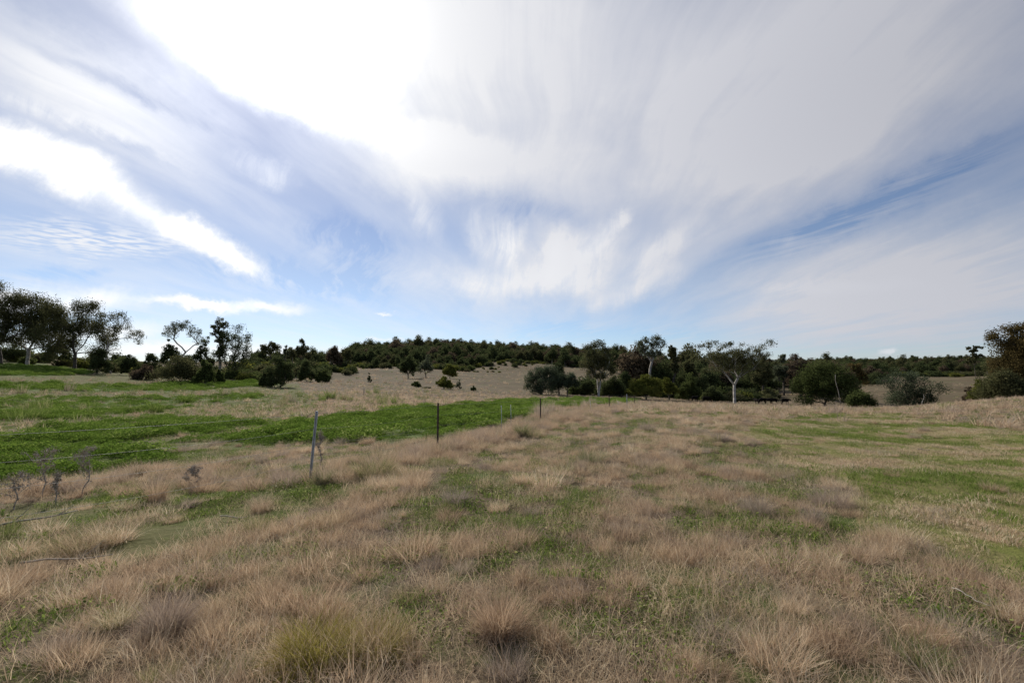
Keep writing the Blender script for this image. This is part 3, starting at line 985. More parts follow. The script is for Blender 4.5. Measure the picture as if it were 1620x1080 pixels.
def limbs_mesh(name, nodes, par, tips, r_base, mat, thr, tip_r=None, sides=6, expo=1.85):
    n = len(nodes)
    w = np.zeros(n)
    for t in tips: w[t] += 1
    for i in range(n - 1, -1, -1):
        if par[i] >= 0: w[par[i]] += w[i]
    w = np.maximum(w, 1)
    rad = r_base * (w / w.max()) ** (1 / expo)
    zmax = nodes[:, 2].max()
    low = nodes[:, 2] < r_base * 2.5
    rad = rad * np.where(low, 1.25, 1.0)
    V = []; F = []; Cn = []; o = 0
    ang = np.arange(sides) * 2 * math.pi / sides
    ca, sa = np.cos(ang)[:, None], np.sin(ang)[:, None]
    for i in range(n):
        p = par[i]
        if p < 0 or rad[i] < thr: continue
        d = nodes[i] - nodes[p]; L = np.linalg.norm(d)
        if L < 1e-6: continue
        d = d / L
        up = np.array([0, 1.0, 0]) if abs(d[1]) < 0.9 else np.array([1.0, 0, 0])
        u = np.cross(d, up); u /= np.linalg.norm(u); v = np.cross(d, u)
        ring = ca * u + sa * v
        r0 = min(rad[p], rad[i] * 1.25); r1 = rad[i]
        V.append(nodes[p] - d * r0 * 0.2 + ring * r0); V.append(nodes[i] + d * r1 * 0.2 + ring * r1)
        q = []
        for k in range(sides):
            k2 = (k + 1) % sides
            q += [o + k, o + k2, o + sides + k2, o + sides + k]
        F += q; Cn += [4] * sides
        F += [o + sides + k for k in range(sides)]; Cn.append(sides)
        o += 2 * sides
    return mesh_from(name, np.vstack(V), F, Cn, [mat], smooth=False)

def foliage(rng, clumps, per, br, size, droop, flat=0.7):
    """little leaf sprays round every clump centre"""
    n = len(clumps) * per
    ci = np.repeat(np.arange(len(clumps)), per)
    off = np.clip(rng.normal(0, 0.50, (n, 3)), -0.85, 0.85) * br
    csz = rng.uniform(0.55, 1.35, len(clumps))[ci][:, None]
    off *= csz; off[:, 2] *= flat
    c = clumps[ci] + off
    a = rng.normal(0, 1, (n, 3)); a[:, 2] -= droop; a /= np.linalg.norm(a, axis=1)[:, None]
    b = np.cross(a, rng.normal(0, 1, (n, 3))); b /= np.linalg.norm(b, axis=1)[:, None] + 1e-9
    s = size * rng.uniform(0.55, 1.35, n)[:, None]
    V = np.stack([c - a * s * 0.5, c + b * s * 0.26, c + a * s * 0.5, c - b * s * 0.26], 1).reshape(-1, 3)
    V[:, 2] = np.maximum(V[:, 2], 0.03)
    bl = np.repeat(rng.uniform(0, 1, n), 4)
    cl = np.repeat(rng.uniform(0, 1, len(clumps))[ci], 4)
    return V, np.arange(4 * n), np.full(n, 4), bl, cl

def lobes_points(rng, lobes, R, H, n, shell=0.5, topbias=0.25):
    vol = np.array([l[2] * l[2] * l[3] for l in lobes]) ** 0.75
    cnt = np.maximum(2, np.round(n * vol / vol.sum())).astype(int)
    P = []
    for (cx, cz, rx, rz), k in zip(lobes, cnt):
        cy = rng.uniform(-0.35, 0.35) * (1 - rx)
        d = rng.normal(0, 1, (k, 3)); d[:, 2] += topbias; d /= np.linalg.norm(d, axis=1)[:, None]
        d *= (rng.uniform(0, 1, k) ** shell)[:, None]
        P.append(np.stack([(cx + d[:, 0] * rx) * R, (cy + d[:, 1] * rx) * R, (cz + d[:, 2] * rz) * H], -1))
    return np.vstack(P)

def auto_lobes(rng, kind):
    """an irregular crown outline of its kind, in units of half width and height"""
    L = []
    if kind == 'gum':        # rounded open head of several separate leaf heads
        for k in range(rng.integers(9, 13)):
            a = rng.uniform(-1, 1)
            L.append((a * 0.66, 0.40 + 0.46 * (1 - a * a) * rng.uniform(0.1, 1.0), rng.uniform(0.20, 0.34), rng.uniform(0.09, 0.17)))
        L.append((rng.uniform(-0.2, 0.2), 0.88, 0.26, 0.11)); L.append((0, 0.62, 0.45, 0.15))
    elif kind == 'tall':
        for k in range(rng.integers(6, 9)):
            z = rng.uniform(0.40, 0.9)
            L.append((rng.uniform(-0.6, 0.6) * (1.25 - z), z, rng.uniform(0.28, 0.48), rng.uniform(0.07, 0.12)))
        L.append((rng.uniform(-0.15, 0.15), 0.90, 0.34, 0.10))
    elif kind == 'dense':
        for k in range(9):
            a = rng.uniform(-1, 1)
            L.append((a * 0.58, 0.28 + 0.50 * (1 - abs(a) ** 1.6) * rng.uniform(0.3, 1.0), rng.uniform(0.30, 0.45), rng.uniform(0.13, 0.2)))
        L.append((rng.uniform(-0.2, 0.2), 0.82, 0.32, 0.16)); L.append((0, 0.5, 0.6, 0.28))
    elif kind == 'bush':
        for k in range(8):
            a = rng.uniform(-1, 1)
            L.append((a * 0.64, 0.18 + 0.55 * (1 - a * a) * rng.uniform(0.2, 1.0), rng.uniform(0.30, 0.42), rng.uniform(0.17, 0.27)))
        L.append((rng.uniform(-0.2, 0.2), 0.72, 0.36, 0.24)); L.append((0, 0.36, 0.70, 0.32))
    return L

def make_tree(name, kind, R, H, leaf, bark, seed, D, lobes=None, n=None, per=None, fork=None, stems=1, lean=0.0,
              br=None, lsize=None, base_spread=0.5, trunk_r=None, shell=0.5, droop=0.6, thr=None, dead=0.0, flat=1.0):
    rng = np.random.default_rng(seed)
    if lobes is None: lobes = auto_lobes(rng, kind)
    if kind in ('dense', 'bush'):
        n = int((n or 95) * 1.1); per = int((per or 70) * 1.2)
        fork = (fork if fork is not None else (0.16 if kind == 'dense' else 0.05)) * H
        br = br or 0.20 * R; droop = min(droop, 0.3)
    else:
        n = int((n or 80) * 1.25); per = int((per or 46) * 1.9)
        fork = (fork if fork is not None else 0.33) * H
        br = br or 0.175 * R
    lsize = lsize or max(0.26, 0.0026 * D)
    pts = lobes_points(rng, lobes, R, H, n, shell)
    pts[:, 2] = np.clip(pts[:, 2], br * 0.5, H - br * 0.4)
    nodes, par, tips = skeleton(rng, fork, pts, H, stems, (lean * R, 0), base_spread)
    tr = trunk_r or (0.017 * H + 0.04) / math.sqrt(stems) * (1.0 if kind not in ('bush',) else 0.6)
    tm = limbs_mesh('trunk', nodes, par, tips, tr, BARK[bark], thr or max(0.012, 0.00012 * D), sides=6)
    live = pts if dead <= 0 else pts[rng.uniform(0, 1, len(pts)) > dead]
    V, F, Cn, bl, cl = foliage(rng, live, per, br, lsize, droop, flat)
    cm = mesh_from('crown', V, F, Cn, [LEAF[leaf]], dict(bl=bl, cl=cl))
    return tm, cm

def plant_tree(name, label, cat, px, D, ytop, wpx, kind, leaf, bark='dark', seed=0, ybase=None, group=None, cxoff=0.0, **kw):
    """stand a tree at distance D in bearing column px so that its top meets the sight line ytop"""
    x, y, z = at(px, D)
    H = height_to(ytop, D, z)
    R = wpx / 2 / FPX * D
    tm, cm = make_tree(name, kind, R, H, leaf, bark, seed, D, **kw)
    e = bpy.data.objects.new(name, None); C.objects.link(e)
    e.location = (x, y, z - 0.05); e.empty_display_size = 0.5
    # every crown faces the side it was seen from
    e.rotation_euler = (0, 0, -math.atan2(x, y))
    tag(e, label, cat, group)
    obj('trunk', tm, e); obj('crown', cm, e)
    return e

# name, label, category, column, distance, top, width, kind, leaf, options
TREES = [
 # ---- the row on the left rise
 ('gum_tree', 'big dark gum at the left edge with limbs sloping apart, tallest of the row', 'tree', 2, 96, 449, 118, 'gum', 'gum', dict(n=190, per=64, fork=0.25, lean=-0.1, bark='dark', lobes=[(-.5,.5,.3,.2),(-.2,.9,.25,.1),(-.1,.7,.35,.16),(.3,.82,.25,.12),(.3,.55,.3,.14),(.65,.6,.25,.14),(-.6,.75,.3,.14),(.5,.38,.25,.1),(0,.42,.3,.12)])),
 ('gum_tree', 'dark gum with thick pale trunk standing beside the tree at the left edge', 'tree', 44, 98, 464, 104, 'gum', 'gum', dict(n=190, per=80, fork=0.22, bark='pale',
    br=1.5, lobes=[(-.5,.66,.3,.16),(-.25,.84,.28,.13),(.12,.92,.22,.08),(.3,.74,.32,.16),(.62,.56,.3,.16),(0,.6,.36,.18),(-.66,.42,.25,.14),(.25,.40,.3,.14),(.72,.34,.2,.1),(-.3,.34,.25,.1)])),
 ('gum_tree', 'dark spreading gum with clumped crown, third of the left row', 'tree', 119, 98, 476, 100, 'gum', 'gum', dict(n=180, per=76, fork=0.24, bark='dark',
    br=1.4, lobes=[(-.66,.84,.26,.12),(-.42,.80,.26,.16),(.1,.84,.26,.14),(.32,.9,.22,.08),(.45,.66,.3,.15),(-.35,.56,.34,.16),(.75,.42,.26,.12),(.6,.25,.25,.1),(-.1,.42,.3,.14),(-.72,.50,.25,.14),(.1,.64,.3,.14),(-.5,.3,.22,.1)])),
 ('slender_gum', 'airy slender gum with several thin stems and sky showing through', 'tree', 178, 100, 492, 74, 'gum', 'gum', dict(n=72, per=36, fork=0.16, stems=3, base_spread=0.9, bark='pale', shell=0.35,
    lobes=[(-.6,.72,.34,.15),(-.3,.9,.3,.1),(.05,.92,.28,.09),(.3,.75,.34,.14),(.72,.62,.3,.12),(-.1,.62,.35,.12),(.9,.5,.12,.08)])),
 ('bare_gum', 'thin pale gum with bare upright branches beside the dark pair', 'tree', 288, 112, 507, 60, 'gum', 'grey', dict(n=60, per=22, fork=0.34, stems=2, base_spread=0.5, bark='white', shell=0.3,
    lobes=[(-.6,.78,.34,.10),(-.25,.9,.3,.08),(.1,.93,.3,.07),(.45,.82,.3,.1),(.75,.66,.2,.1)])),
 ('dark_tree', 'short dark tree in front of the bare pale gum', 'tree', 268, 108, 534, 40, 'dense', 'dark', {}),
 ('dark_tree', 'round dark tree left of the tallest slim gum', 'tree', 320, 112, 522, 38, 'dense', 'dark', dict(n=80)),
 ('slender_gum', 'tallest slim gum of the pair, leaning head above dark neighbours', 'tree', 348, 114, 499, 34, 'tall', 'gum', dict(n=70, per=40, bark='pale', lobes=[(-.3,.72,.5,.12),(.1,.88,.5,.1),(.1,.6,.6,.12),(0,.42,.5,.1),(-.7,.8,.3,.06)])),
 ('dark_gum', 'dense dark gum with side branch reaching right', 'tree', 370, 114, 515, 66, 'dense', 'dark', dict(n=120, per=70,
    lobes=[(-.4,.78,.4,.16),(.1,.9,.25,.09),(.05,.6,.6,.25),(.5,.75,.25,.12),(.6,.45,.35,.15),(-.5,.45,.4,.2),(.92,.42,.12,.06),(0,.3,.6,.16)])),
 ('dark_bush', 'dark rounded bush under the slender airy gum', 'bush', 155, 92, 547, 40, 'bush', 'dark', {}),
 ('dark_bush', 'dark low bush between the third gum and the airy gum', 'bush', 92, 108, 534, 44, 'bush', 'dark', {}),
 ('dark_bush', 'low dark bush at the foot of the two left gums', 'bush', 18, 108, 538, 60, 'bush', 'dark', {}),
 ('dark_bush', 'small dark bush left of the open sky gap', 'bush', 208, 100, 555, 32, 'bush', 'dark', {}),
 ('dark_bush', 'small dark bush right of the open sky gap', 'bush', 238, 106, 556, 36, 'bush', 'dark', {}),
 ('olive_bush', 'broad olive bush hanging over the left slope', 'bush', 286, 84, 558, 84, 'bush', 'gum', dict(n=130)),
 ('green_bush', 'mid green upright bush beside the broad olive bush', 'bush', 327, 82, 566, 34, 'bush', 'green', {}),
 ('green_bush', 'small green bush at the end of the left scrub', 'bush', 348, 86, 582, 18, 'bush', 'green', {}),
 ('olive_bush', 'brownish low bush on the slope under the dark trees', 'bush', 232, 86, 575, 40, 'bush', 'brown', {}),
 # ---- left of centre
 ('dark_tree', 'dark leaning tree with split base standing on the bare bank', 'tree', 444, 84, 562, 48, 'dense', 'dark', dict(n=110, stems=2, fork=0.1, lobes=[(-.2,.8,.5,.18),(.3,.6,.5,.22),(-.6,.45,.35,.2),(.55,.35,.4,.2),(0,.4,.6,.24),(-.2,.2,.6,.16)])),
 ('dark_bush', 'dark low scrub at the foot of the leaning tree', 'bush', 421, 84, 588, 24, 'bush', 'dark', {}),
 ('small_gum', 'small gum with two leaf heads against white cloud', 'tree', 428, 235, 541, 36, 'gum', 'gum', dict(n=56, per=34, lobes=[(-.5,.75,.4,.15),(.1,.9,.35,.1),(.4,.75,.35,.13),(-.1,.6,.4,.13)])),
 ('small_gum', 'little airy gum just right of the twin headed gum', 'tree', 452, 235, 545, 18, 'gum', 'grey', dict(n=30, per=24)),
 ('small_gum', 'upright gum with rounded head rising over the scrub', 'tree', 478, 235, 536, 32, 'gum', 'gum', dict(n=64, per=40)),
 ('dark_bush', 'dark bush at the far edge below the rounded gum', 'bush', 502, 230, 556, 36, 'bush', 'dark', {}),
 ('brown_gum', 'brownish round gum at the start of the far ridge', 'tree', 526, 240, 545, 34, 'dense', 'brown', dict(fork=0.3)),
 ('small_gum', 'low open gum at the gap before the wooded hill', 'tree', 548, 245, 549, 32, 'gum', 'gum', dict(n=50, per=34)),
 ('dark_bush', 'dark bush on the brown field below the far gums', 'bush', 487, 120, 567, 34, 'bush', 'dark', {}),
 ('dark_bush', 'flat dark bush running onto the brown field', 'bush', 512, 120, 582, 26, 'bush', 'green', {}),
 ('round_bush', 'tiny lone round bush on the bare brown field', 'bush', 585, 125, 588, 8, 'bush', 'dark', dict(n=30, per=30, fork=0.3)),
 # ---- middle of the valley
 ('dark_tree', 'dark round tree alone on the brown field below the wooded hill', 'tree', 646, 190, 560, 34, 'dense', 'dark', dict(n=110)),
 ('pale_tree', 'grey leafed low tree beside the dark round tree', 'tree', 674, 215, 560, 34, 'dense', 'grey', dict(n=80, per=50)),
 ('olive_tree', 'yellow green tree on the edge of the brown field', 'tree', 712, 200, 575, 26, 'dense', 'olive', {}),
 ('olive_tree', 'olive round tree standing in the hollow beyond the green field', 'tree', 703, 112, 595, 31, 'dense', 'olive', dict(n=90, fork=0.08)),
 ('light_bush', 'pale green thin bush left of the hollow', 'bush', 658, 112, 602, 20, 'bush', 'green', dict(n=45, per=34)),
 ('dark_bush', 'low dark bush tucked beside the thin pale bush', 'bush', 675, 110, 613, 15, 'bush', 'dark', dict(n=40)),
 ('light_bush', 'thin pale sapling right of the olive tree', 'bush', 725, 116, 596, 12, 'bush', 'grey', dict(n=26, per=16)),
 ('light_bush', 'little round bush on the brown slope above the green field', 'bush', 749, 112, 609, 11, 'bush', 'green', dict(n=30, per=30)),
 ('dense_tree', 'large dark grey green tree with foliage to the ground, left half of clump', 'tree', 860, 108, 576, 62, 'dense', 'oak', dict(n=170, per=80, fork=0.1, stems=2, base_spread=1.5,
    lobes=[(-.55,.5,.42,.26),(-.2,.72,.4,.2),(.2,.78,.45,.18),(.55,.6,.4,.28),(-.75,.32,.25,.2),(.1,.4,.7,.3),(-.3,.2,.5,.16),(.5,.2,.4,.16)])),
 ('dense_tree', 'taller dark green tree behind the grey green clump', 'tree', 884, 114, 572, 40, 'dense', 'dark', dict(n=100)),
 ('dense_tree', 'dark tree with bare black trunk at the right of the clump', 'tree', 897, 108, 590, 40, 'dense', 'oak', dict(n=100, fork=0.3, lobes=[(-.3,.72,.5,.2),(.3,.78,.45,.18),(.6,.55,.4,.2),(-.5,.5,.4,.2),(0,.55,.6,.2)])),
 ('tall_gum', 'tall gum with forked white trunk rising from the dark shrubs', 'tree', 946, 112, 538, 60, 'gum', 'gum', dict(n=150, per=52, fork=0.30, stems=2, base_spread=0.5, bark='white',
    lobes=[(-.1,.93,.42,.07),(-.6,.86,.25,.06),(.45,.82,.35,.07),(-.35,.72,.5,.1),(.3,.68,.5,.1),(-.5,.52,.5,.13),(.4,.50,.5,.12),(-.1,.6,.6,.12),(.8,.46,.2,.1),(0,.36,.5,.07)])),
 ('shrub', 'green shrub at the left foot of the forked white gum', 'bush', 927, 116, 599, 36, 'bush', 'dark', {}),
 ('shrub', 'dark shrub right of the forked white gum', 'bush', 968, 116, 593, 46, 'bush', 'dark', dict(n=120)),
 ('shrub', 'tall dark shrub left of the yellow wattle', 'bush', 989, 122, 585, 34, 'bush', 'dark', dict(n=110)),
 ('wattle_tree', 'yellow olive round wattle at the end of the green field', 'tree', 1021, 104, 592, 52, 'dense', 'olive', dict(n=160, per=90, fork=0.14, lobes=[(-.5,.55,.45,.24),(0,.72,.55,.24),(.5,.6,.45,.24),(0,.42,.8,.2),(-.7,.38,.25,.15),(.7,.38,.25,.15)])),
 ('wattle_tree', 'smaller olive wattle on the right of the yellow one', 'tree', 1057, 106, 598, 34, 'dense', 'olive', dict(n=100, fork=0.06)),
 ('shrub', 'dark round shrub right of the two wattles', 'bush', 1088, 112, 590, 42, 'bush', 'green', dict(n=120)),
 ('shrub', 'dark low shrub left of the white trunk', 'bush', 1126, 114, 610, 38, 'bush', 'dark', dict(n=110)),
 ('shrub', 'dark bush over the resting cattle', 'bush', 1107, 126, 592, 46, 'bush', 'dark', dict(n=110)),
 ('tall_gum', 'tall grey crowned gum standing above the dark wood', 'tree', 1028, 140, 531, 48, 'gum', 'grey', dict(n=80, per=34, bark='pale', fork=0.45, shell=0.4,
    lobes=[(-.6,.86,.4,.05),(-.2,.92,.3,.06),(.45,.93,.4,.06),(.3,.84,.4,.06),(-.3,.76,.5,.07),(.2,.68,.5,.08),(.75,.86,.25,.06)])),
 ('slender_gum', 'narrow gum with dark knotted head right of the grey crowned one', 'tree', 1064, 146, 546, 30, 'tall', 'gum', dict(n=110, per=40, fork=0.3)),
 ('small_gum', 'low topped gum between the narrow gum and the white gum', 'tree', 1090, 150, 559, 30, 'gum', 'gum', dict(n=70, per=44)),
 # ---- the white gum
 ('white_gum', 'large white trunked gum with wide umbrella crown on the crest', 'tree', 1160, 98, 538, 114, 'gum', 'gum', dict(n=185, per=42, fork=0.30, bark='white', br=1.0, shell=0.35, droop=1.2, trunk_r=0.28, flat=0.7,
    lobes=[(-.75,.90,.16,.06),(-.88,.72,.12,.07),(-.5,.93,.2,.05),(-.2,.9,.22,.07),(.05,.95,.2,.04),(.15,.82,.25,.08),(.45,.80,.2,.08),(.62,.86,.2,.06),(.85,.94,.16,.045),(.78,.76,.2,.08),(-.55,.76,.25,.08),(-.25,.70,.35,.11),(.1,.64,.35,.10),(.45,.62,.3,.1),(-.4,.58,.3,.1),(.1,.54,.35,.08),(-.1,.74,.6,.12),(.3,.72,.45,.1)])),
 # ---- right of it
 ('dark_tree', 'dense dark tree behind the broad green bush at the right edge', 'tree', 1578, 84, 560, 60, 'dense', 'gum', dict(n=130)),
 ('small_gum', 'gum head rising over the wood just right of the white gum', 'tree', 1206, 150, 562, 44, 'gum', 'gum', dict(n=110, per=50)),
 ('small_gum', 'small gum top showing above the wood, left of a pair', 'tree', 1238, 165, 560, 42, 'gum', 'grey', dict(n=110, per=50)),
 ('small_gum', 'gum with flat leaf heads above the wood, right of a pair', 'tree', 1264, 160, 558, 44, 'gum', 'brown', dict(n=110, per=50)),
 ('small_gum', 'gum with open head above the big green tree', 'tree', 1306, 165, 558, 46, 'gum', 'gum', dict(n=110, per=50)),
 ('brown_gum', 'rusty brown tree behind the big green tree', 'tree', 1338, 150, 572, 38, 'dense', 'brown', dict(fork=0.3)),
 ('brown_gum', 'rusty brown tree with thin trunks at the edge of the right paddock', 'tree', 1352, 190, 572, 40, 'gum', 'rust', dict(n=90, fork=0.35)),
 ('green_tree', 'big leafy green tree with branches to the ground behind the crest', 'tree', 1302, 84, 573, 92, 'dense', 'green', dict(n=260, per=80, fork=0.08, lobes=[(-.3,.82,.3,.13),(.1,.86,.3,.11),(.45,.74,.3,.16),(-.55,.62,.35,.18),(0,.6,.6,.24),(.6,.5,.35,.2),(-.72,.45,.28,.14),(-.3,.35,.5,.2),(.35,.32,.55,.22),(-.55,.15,.3,.13)])),
 ('green_bush', 'round dark green bush at the right foot of the big green tree', 'bush', 1356, 76, 618, 52, 'bush', 'green', dict(n=130, per=80)),
 ('spreading_tree', 'dark spreading tree in the dip with one long branch to the right', 'tree', 1438, 92, 586, 84, 'dense', 'oak', dict(n=170, per=60, fork=0.12, shell=0.45,
    lobes=[(-.5,.72,.4,.13),(-.2,.88,.4,.09),(.1,.78,.4,.14),(-.1,.45,.6,.24),(-.45,.28,.4,.18),(.25,.35,.4,.2),(.75,.62,.3,.09),(.92,.56,.12,.06),(.1,.18,.6,.14)])),
 ('cone_bush', 'small dark cone shaped bush right of the spreading tree', 'bush', 1469, 90, 615, 10, 'bush', 'dark', dict(n=40, lobes=[(0,.2,.8,.2),(0,.45,.6,.2),(0,.7,.4,.2),(0,.88,.2,.12)])),
 ('flat_topped_gum', 'lone flat topped gum standing up from the far right ridge', 'tree', 1541, 330, 546, 20, 'gum', 'gum', dict(n=60, per=40, fork=0.5, bark='dark', trunk_r=0.16, shell=0.5, lobes=[(-.6,.92,.4,.05),(.1,.92,.4,.05),(.6,.93,.4,.04),(0,.82,.6,.06),(.3,.70,.7,.08),(-.3,.58,.7,.09)])),
 ('rusty_gum', 'large gum with rusty leaves cut off by the right edge', 'tree', 1628, 74, 511, 100, 'gum', 'rust', dict(n=300, per=80, fork=0.3, bark='dark', br=1.1,
    lobes=[(-.75,.82,.2,.09),(-.5,.68,.3,.1),(-.3,.9,.3,.08),(0,.93,.3,.07),(-.55,.5,.35,.12),(.2,.7,.5,.15),(-.1,.5,.5,.15),(.6,.6,.4,.15),(-.3,.34,.5,.14),(.4,.35,.5,.14),(-.5,.4,.35,.16),(-.2,.2,.5,.14),(-.15,.7,.4,.16)])),
 ('green_bush', 'broad green bush in front of the rusty gum', 'bush', 1596, 66, 584, 90, 'bush', 'gum', dict(n=200, per=80)),
 ('green_bush', 'low green bush at the left of the right hand scrub', 'bush', 1552, 72, 598, 44, 'bush', 'olive', {}),
 ('olive_bush', 'brown grey bush with thin twigs at the end of the scrub', 'bush', 1530, 78, 603, 22, 'bush', 'brown', dict(n=50, per=36)),
]
for i, (nm, lab, cat, px, D, yt, w, kind, leaf, kw) in enumerate(TREES):
    plant_tree(nm, lab, cat, px, D, yt, w, kind, leaf, seed=100 + i, **kw)

# ------------------------------------------------------------------ woods too far to count
def wood_proto(group, k, R, H, kind, leaf, bark, D, **kw):
    tm, cm = make_tree('x', kind, R, H, leaf, bark, 900 + k, D, **kw)
    bm_v = []; 
    nv1 = len(tm.vertices); nv2 = len(cm.vertices)
    v1 = np.empty(nv1 * 3, np.float32); tm.vertices.foreach_get('co', v1)
    v2 = np.empty(nv2 * 3, np.float32); cm.vertices.foreach_get('co', v2)
    l1 = np.empty(len(tm.loops), np.int32); tm.loops.foreach_get('vertex_index', l1)
    l2 = np.empty(len(cm.loops), np.int32); cm.loops.foreach_get('vertex_index', l2)
    c1 = np.empty(len(tm.polygons), np.int32); tm.polygons.foreach_get('loop_total', c1)
    c2 = np.empty(len(cm.polygons), np.int32); cm.polygons.foreach_get('loop_total', c2)
    bl = np.empty(nv2, np.float32); cm.attributes['bl'].data.foreach_get('value', bl)
    cl = np.empty(nv2, np.float32); cm.attributes['cl'].data.foreach_get('value', cl)
    me = mesh_from('%s_shape_%d' % (group, k), np.concatenate([v1, v2]).reshape(-1, 3), np.concatenate([l1, l2 + nv1]), np.concatenate([c1, c2]),
                   [BARK[bark], LEAF[leaf]], dict(bl=np.concatenate([np.zeros(nv1), bl]), cl=np.concatenate([np.zeros(nv1), cl])),
                   np.concatenate([np.zeros(len(c1), int), np.ones(len(c2), int)]))
    o = bpy.data.objects.new('%s_shape_%d' % (group, k), me)
    PROTO.setdefault(group, []).append(o)

for k, (kind, leaf, bark, R, H) in enumerate([('gum', 'dark', 'pale', 7.4, 11.5), ('gum', 'dark', 'pale', 6.6, 12.5), ('dense', 'dark', 'dark', 7.0, 9.5), ('gum', 'brown', 'dark', 7.4, 11), ('gum', 'gum', 'pale', 5.6, 13.5), ('dense', 'dark', 'dark', 7.2, 9), ('gum', 'dark', 'dark', 7.6, 11)]):
    wood_proto('woodtree', k, R, H, kind, leaf, bark, 420, n=70, per=28, lsize=0.8, br=1.9, thr=0.06)
for k, (leaf, R, H) in enumerate([('dark', 4.0, 3.4), ('green', 3.4, 2.6), ('gum', 4.0, 3.2), ('olive', 3.0, 2.2)]):
    wood_proto('scrubtree', k, R, H, 'bush', leaf, 'dark', 250, n=40, per=44, lsize=0.55, br=1.0, thr=0.05)

def region_points(rng, poly_px, D0, D1, n):
    """points of a ground region whose columns lie between px limits (px limits given at D0 and D1)"""
    (a0, a1), (b0, b1) = poly_px
    D = np.sqrt(rng.uniform(D0 * D0, D1 * D1, n))
    t = (D - D0) / (D1 - D0)
    u = rng.uniform(0, 1, n)
    px = (a0 + (b0 - a0) * t) * (1 - u) + (a1 + (b1 - a1) * t) * u
    return (px - 810) / FPX * D, D

rw = np.random.default_rng(77)
def wood(name, label, zones, group='woodtree'):
    X = []; Y = []; S = []
    for rng_px, D0, D1, n, s in zones:
        x, y = region_points(rw, rng_px, D0, D1, n)
        X.append(x); Y.append(y); S.append(s * np.exp(rw.normal(-0.05, 0.23, n)))
    x = np.concatenate(X); y = np.concatenate(Y); s = np.concatenate(S)
    lay(name, group, x, y, s, {}, label, rw, 0.03, -0.2)

wood('hill_forest', 'dark gum forest covering the long low hill', [
    (((545, 1010), (560, 960)), 520, 800, 3000, 1.0),
    (((570, 790), (560, 900)), 440, 520, 380, 0.95),
    (((870, 1010), (860, 1010)), 420, 540, 200, 0.85),
    (((565, 745), (560, 790)), 385, 440, 150, 0.8),
    (((590, 690), (590, 700)), 330, 385, 26, 0.7),
    (((400, 560), (400, 560)), 330, 520, 120, 0.8),
])
wood('valley_woodland', 'dark woodland filling the valley behind the white gum', [
    (((990, 1130), (1000, 1130)), 145, 240, 110, 0.66),
    (((1080, 1222), (1080, 1222)), 165, 330, 190, 0.72),
    (((1262, 1300), (1262, 1300)), 165, 330, 40, 0.72),
    (((1215, 1270), (1215, 1270)), 270, 330, 30, 0.72),
    (((1130, 1350), (1100, 1330)), 330, 520, 200, 1.0),
    (((1330, 1400), (1330, 1400)), 260, 420, 30, 0.8),
    (((970, 1130), (960, 1130)), 300, 560, 110, 1.0),
])
wood('far_woodland', 'brown green woodland across the far right behind the paddock', [
    (((1330, 2050), (1330, 2050)), 490, 640, 420, 1.0),
    (((1250, 2050), (1250, 2050)), 640, 1100, 700, 1.05),
    (((1000, 2050), (1000, 2050)), 1100, 2200, 900, 1.25),
    (((-600, 400), (-600, 400)), 500, 1500, 300, 1.0),
])
wood('ridge_woodland', 'hazy dark line of trees on the most distant ridge', [
    (((900, 2200), (900, 2200)), 2200, 4200, 1500, 1.8),
])
wood('slope_scrub', 'dark scrub along the foot of the forest and the left rise', [
    (((540, 830), (560, 880)), 400, 520, 380, 1.0),
    (((790, 920), (800, 930)), 420, 500, 110, 0.8),
    (((565, 740), (560, 760)), 320, 400, 230, 0.95),
    (((745, 880), (745, 880)), 300, 420, 26, 0.5),
    (((925, 1010), (925, 1010)), 120, 150, 34, 1.0),
    (((1000, 1180), (1000, 1180)), 118, 140, 40, 0.8),
    (((0, 420), (-60, 430)), 104, 150, 90, 0.72),
    (((-300, 0), (-300, -60)), 100, 150, 50, 1.2),
    (((380, 560), (390, 560)), 150, 260, 90, 1.0),
    (((1360, 1560), (1360, 1560)), 440, 485, 150, 1.1),
    (((900, 1010), (900, 1010)), 118, 135, 16, 0.8),
    (((1060, 1215), (1060, 1215)), 128, 165, 40, 0.8),
    (((1560, 1900), (1560, 1900)), 72, 110, 40, 0.9),
], 'scrubtree')

# ------------------------------------------------------------------ wire fence
def simple_mat(name, c0, c1, scale=8.0, rough=0.7, metal=0.0):
    m, t = new_mat(name)
    geo = N(t, 'ShaderNodeNewGeometry')
    n = noise(t, geo.outputs['Position'], scale, 6, 0.65)
    p = N(t, 'ShaderNodeBsdfPrincipled'); p.inputs['Roughness'].default_value = rough; p.inputs['Metallic'].default_value = metal
    t.links.new(ramp(t, n, [(0.38, c0), (0.62, c1)]), p.inputs['Base Color'])
    if rough >= 1: p.inputs['Specular IOR Level'].default_value = 0.08
    o = N(t, 'ShaderNodeOutputMaterial'); t.links.new(p.outputs[0], o.inputs['Surface'])
    return m
M_GALV = simple_mat('galvanised_steel', (0.28, 0.29, 0.31), (0.46, 0.47, 0.50), 14, 0.5, 0.55)
M_RUST = simple_mat('rusty_black_steel', (0.035, 0.026, 0.022), (0.10, 0.062, 0.045), 14, 0.8, 0.2)
M_WIRE = simple_mat('fence_wire_steel', (0.10, 0.095, 0.09), (0.24, 0.23, 0.22), 20, 0.6, 0.4)
M_WOOD = simple_mat('weathered_wood', (0.10, 0.085, 0.07), (0.27, 0.24, 0.20), 12, 0.9)
M_STICK = simple_mat('bleached_stick', (0.20, 0.17, 0.13), (0.42, 0.36, 0.29), 12, 0.9)
M_GREYSTALK = simple_mat('grey_thistle_stalk', (0.25, 0.20, 0.155), (0.48, 0.41, 0.33), 25, 1.0)
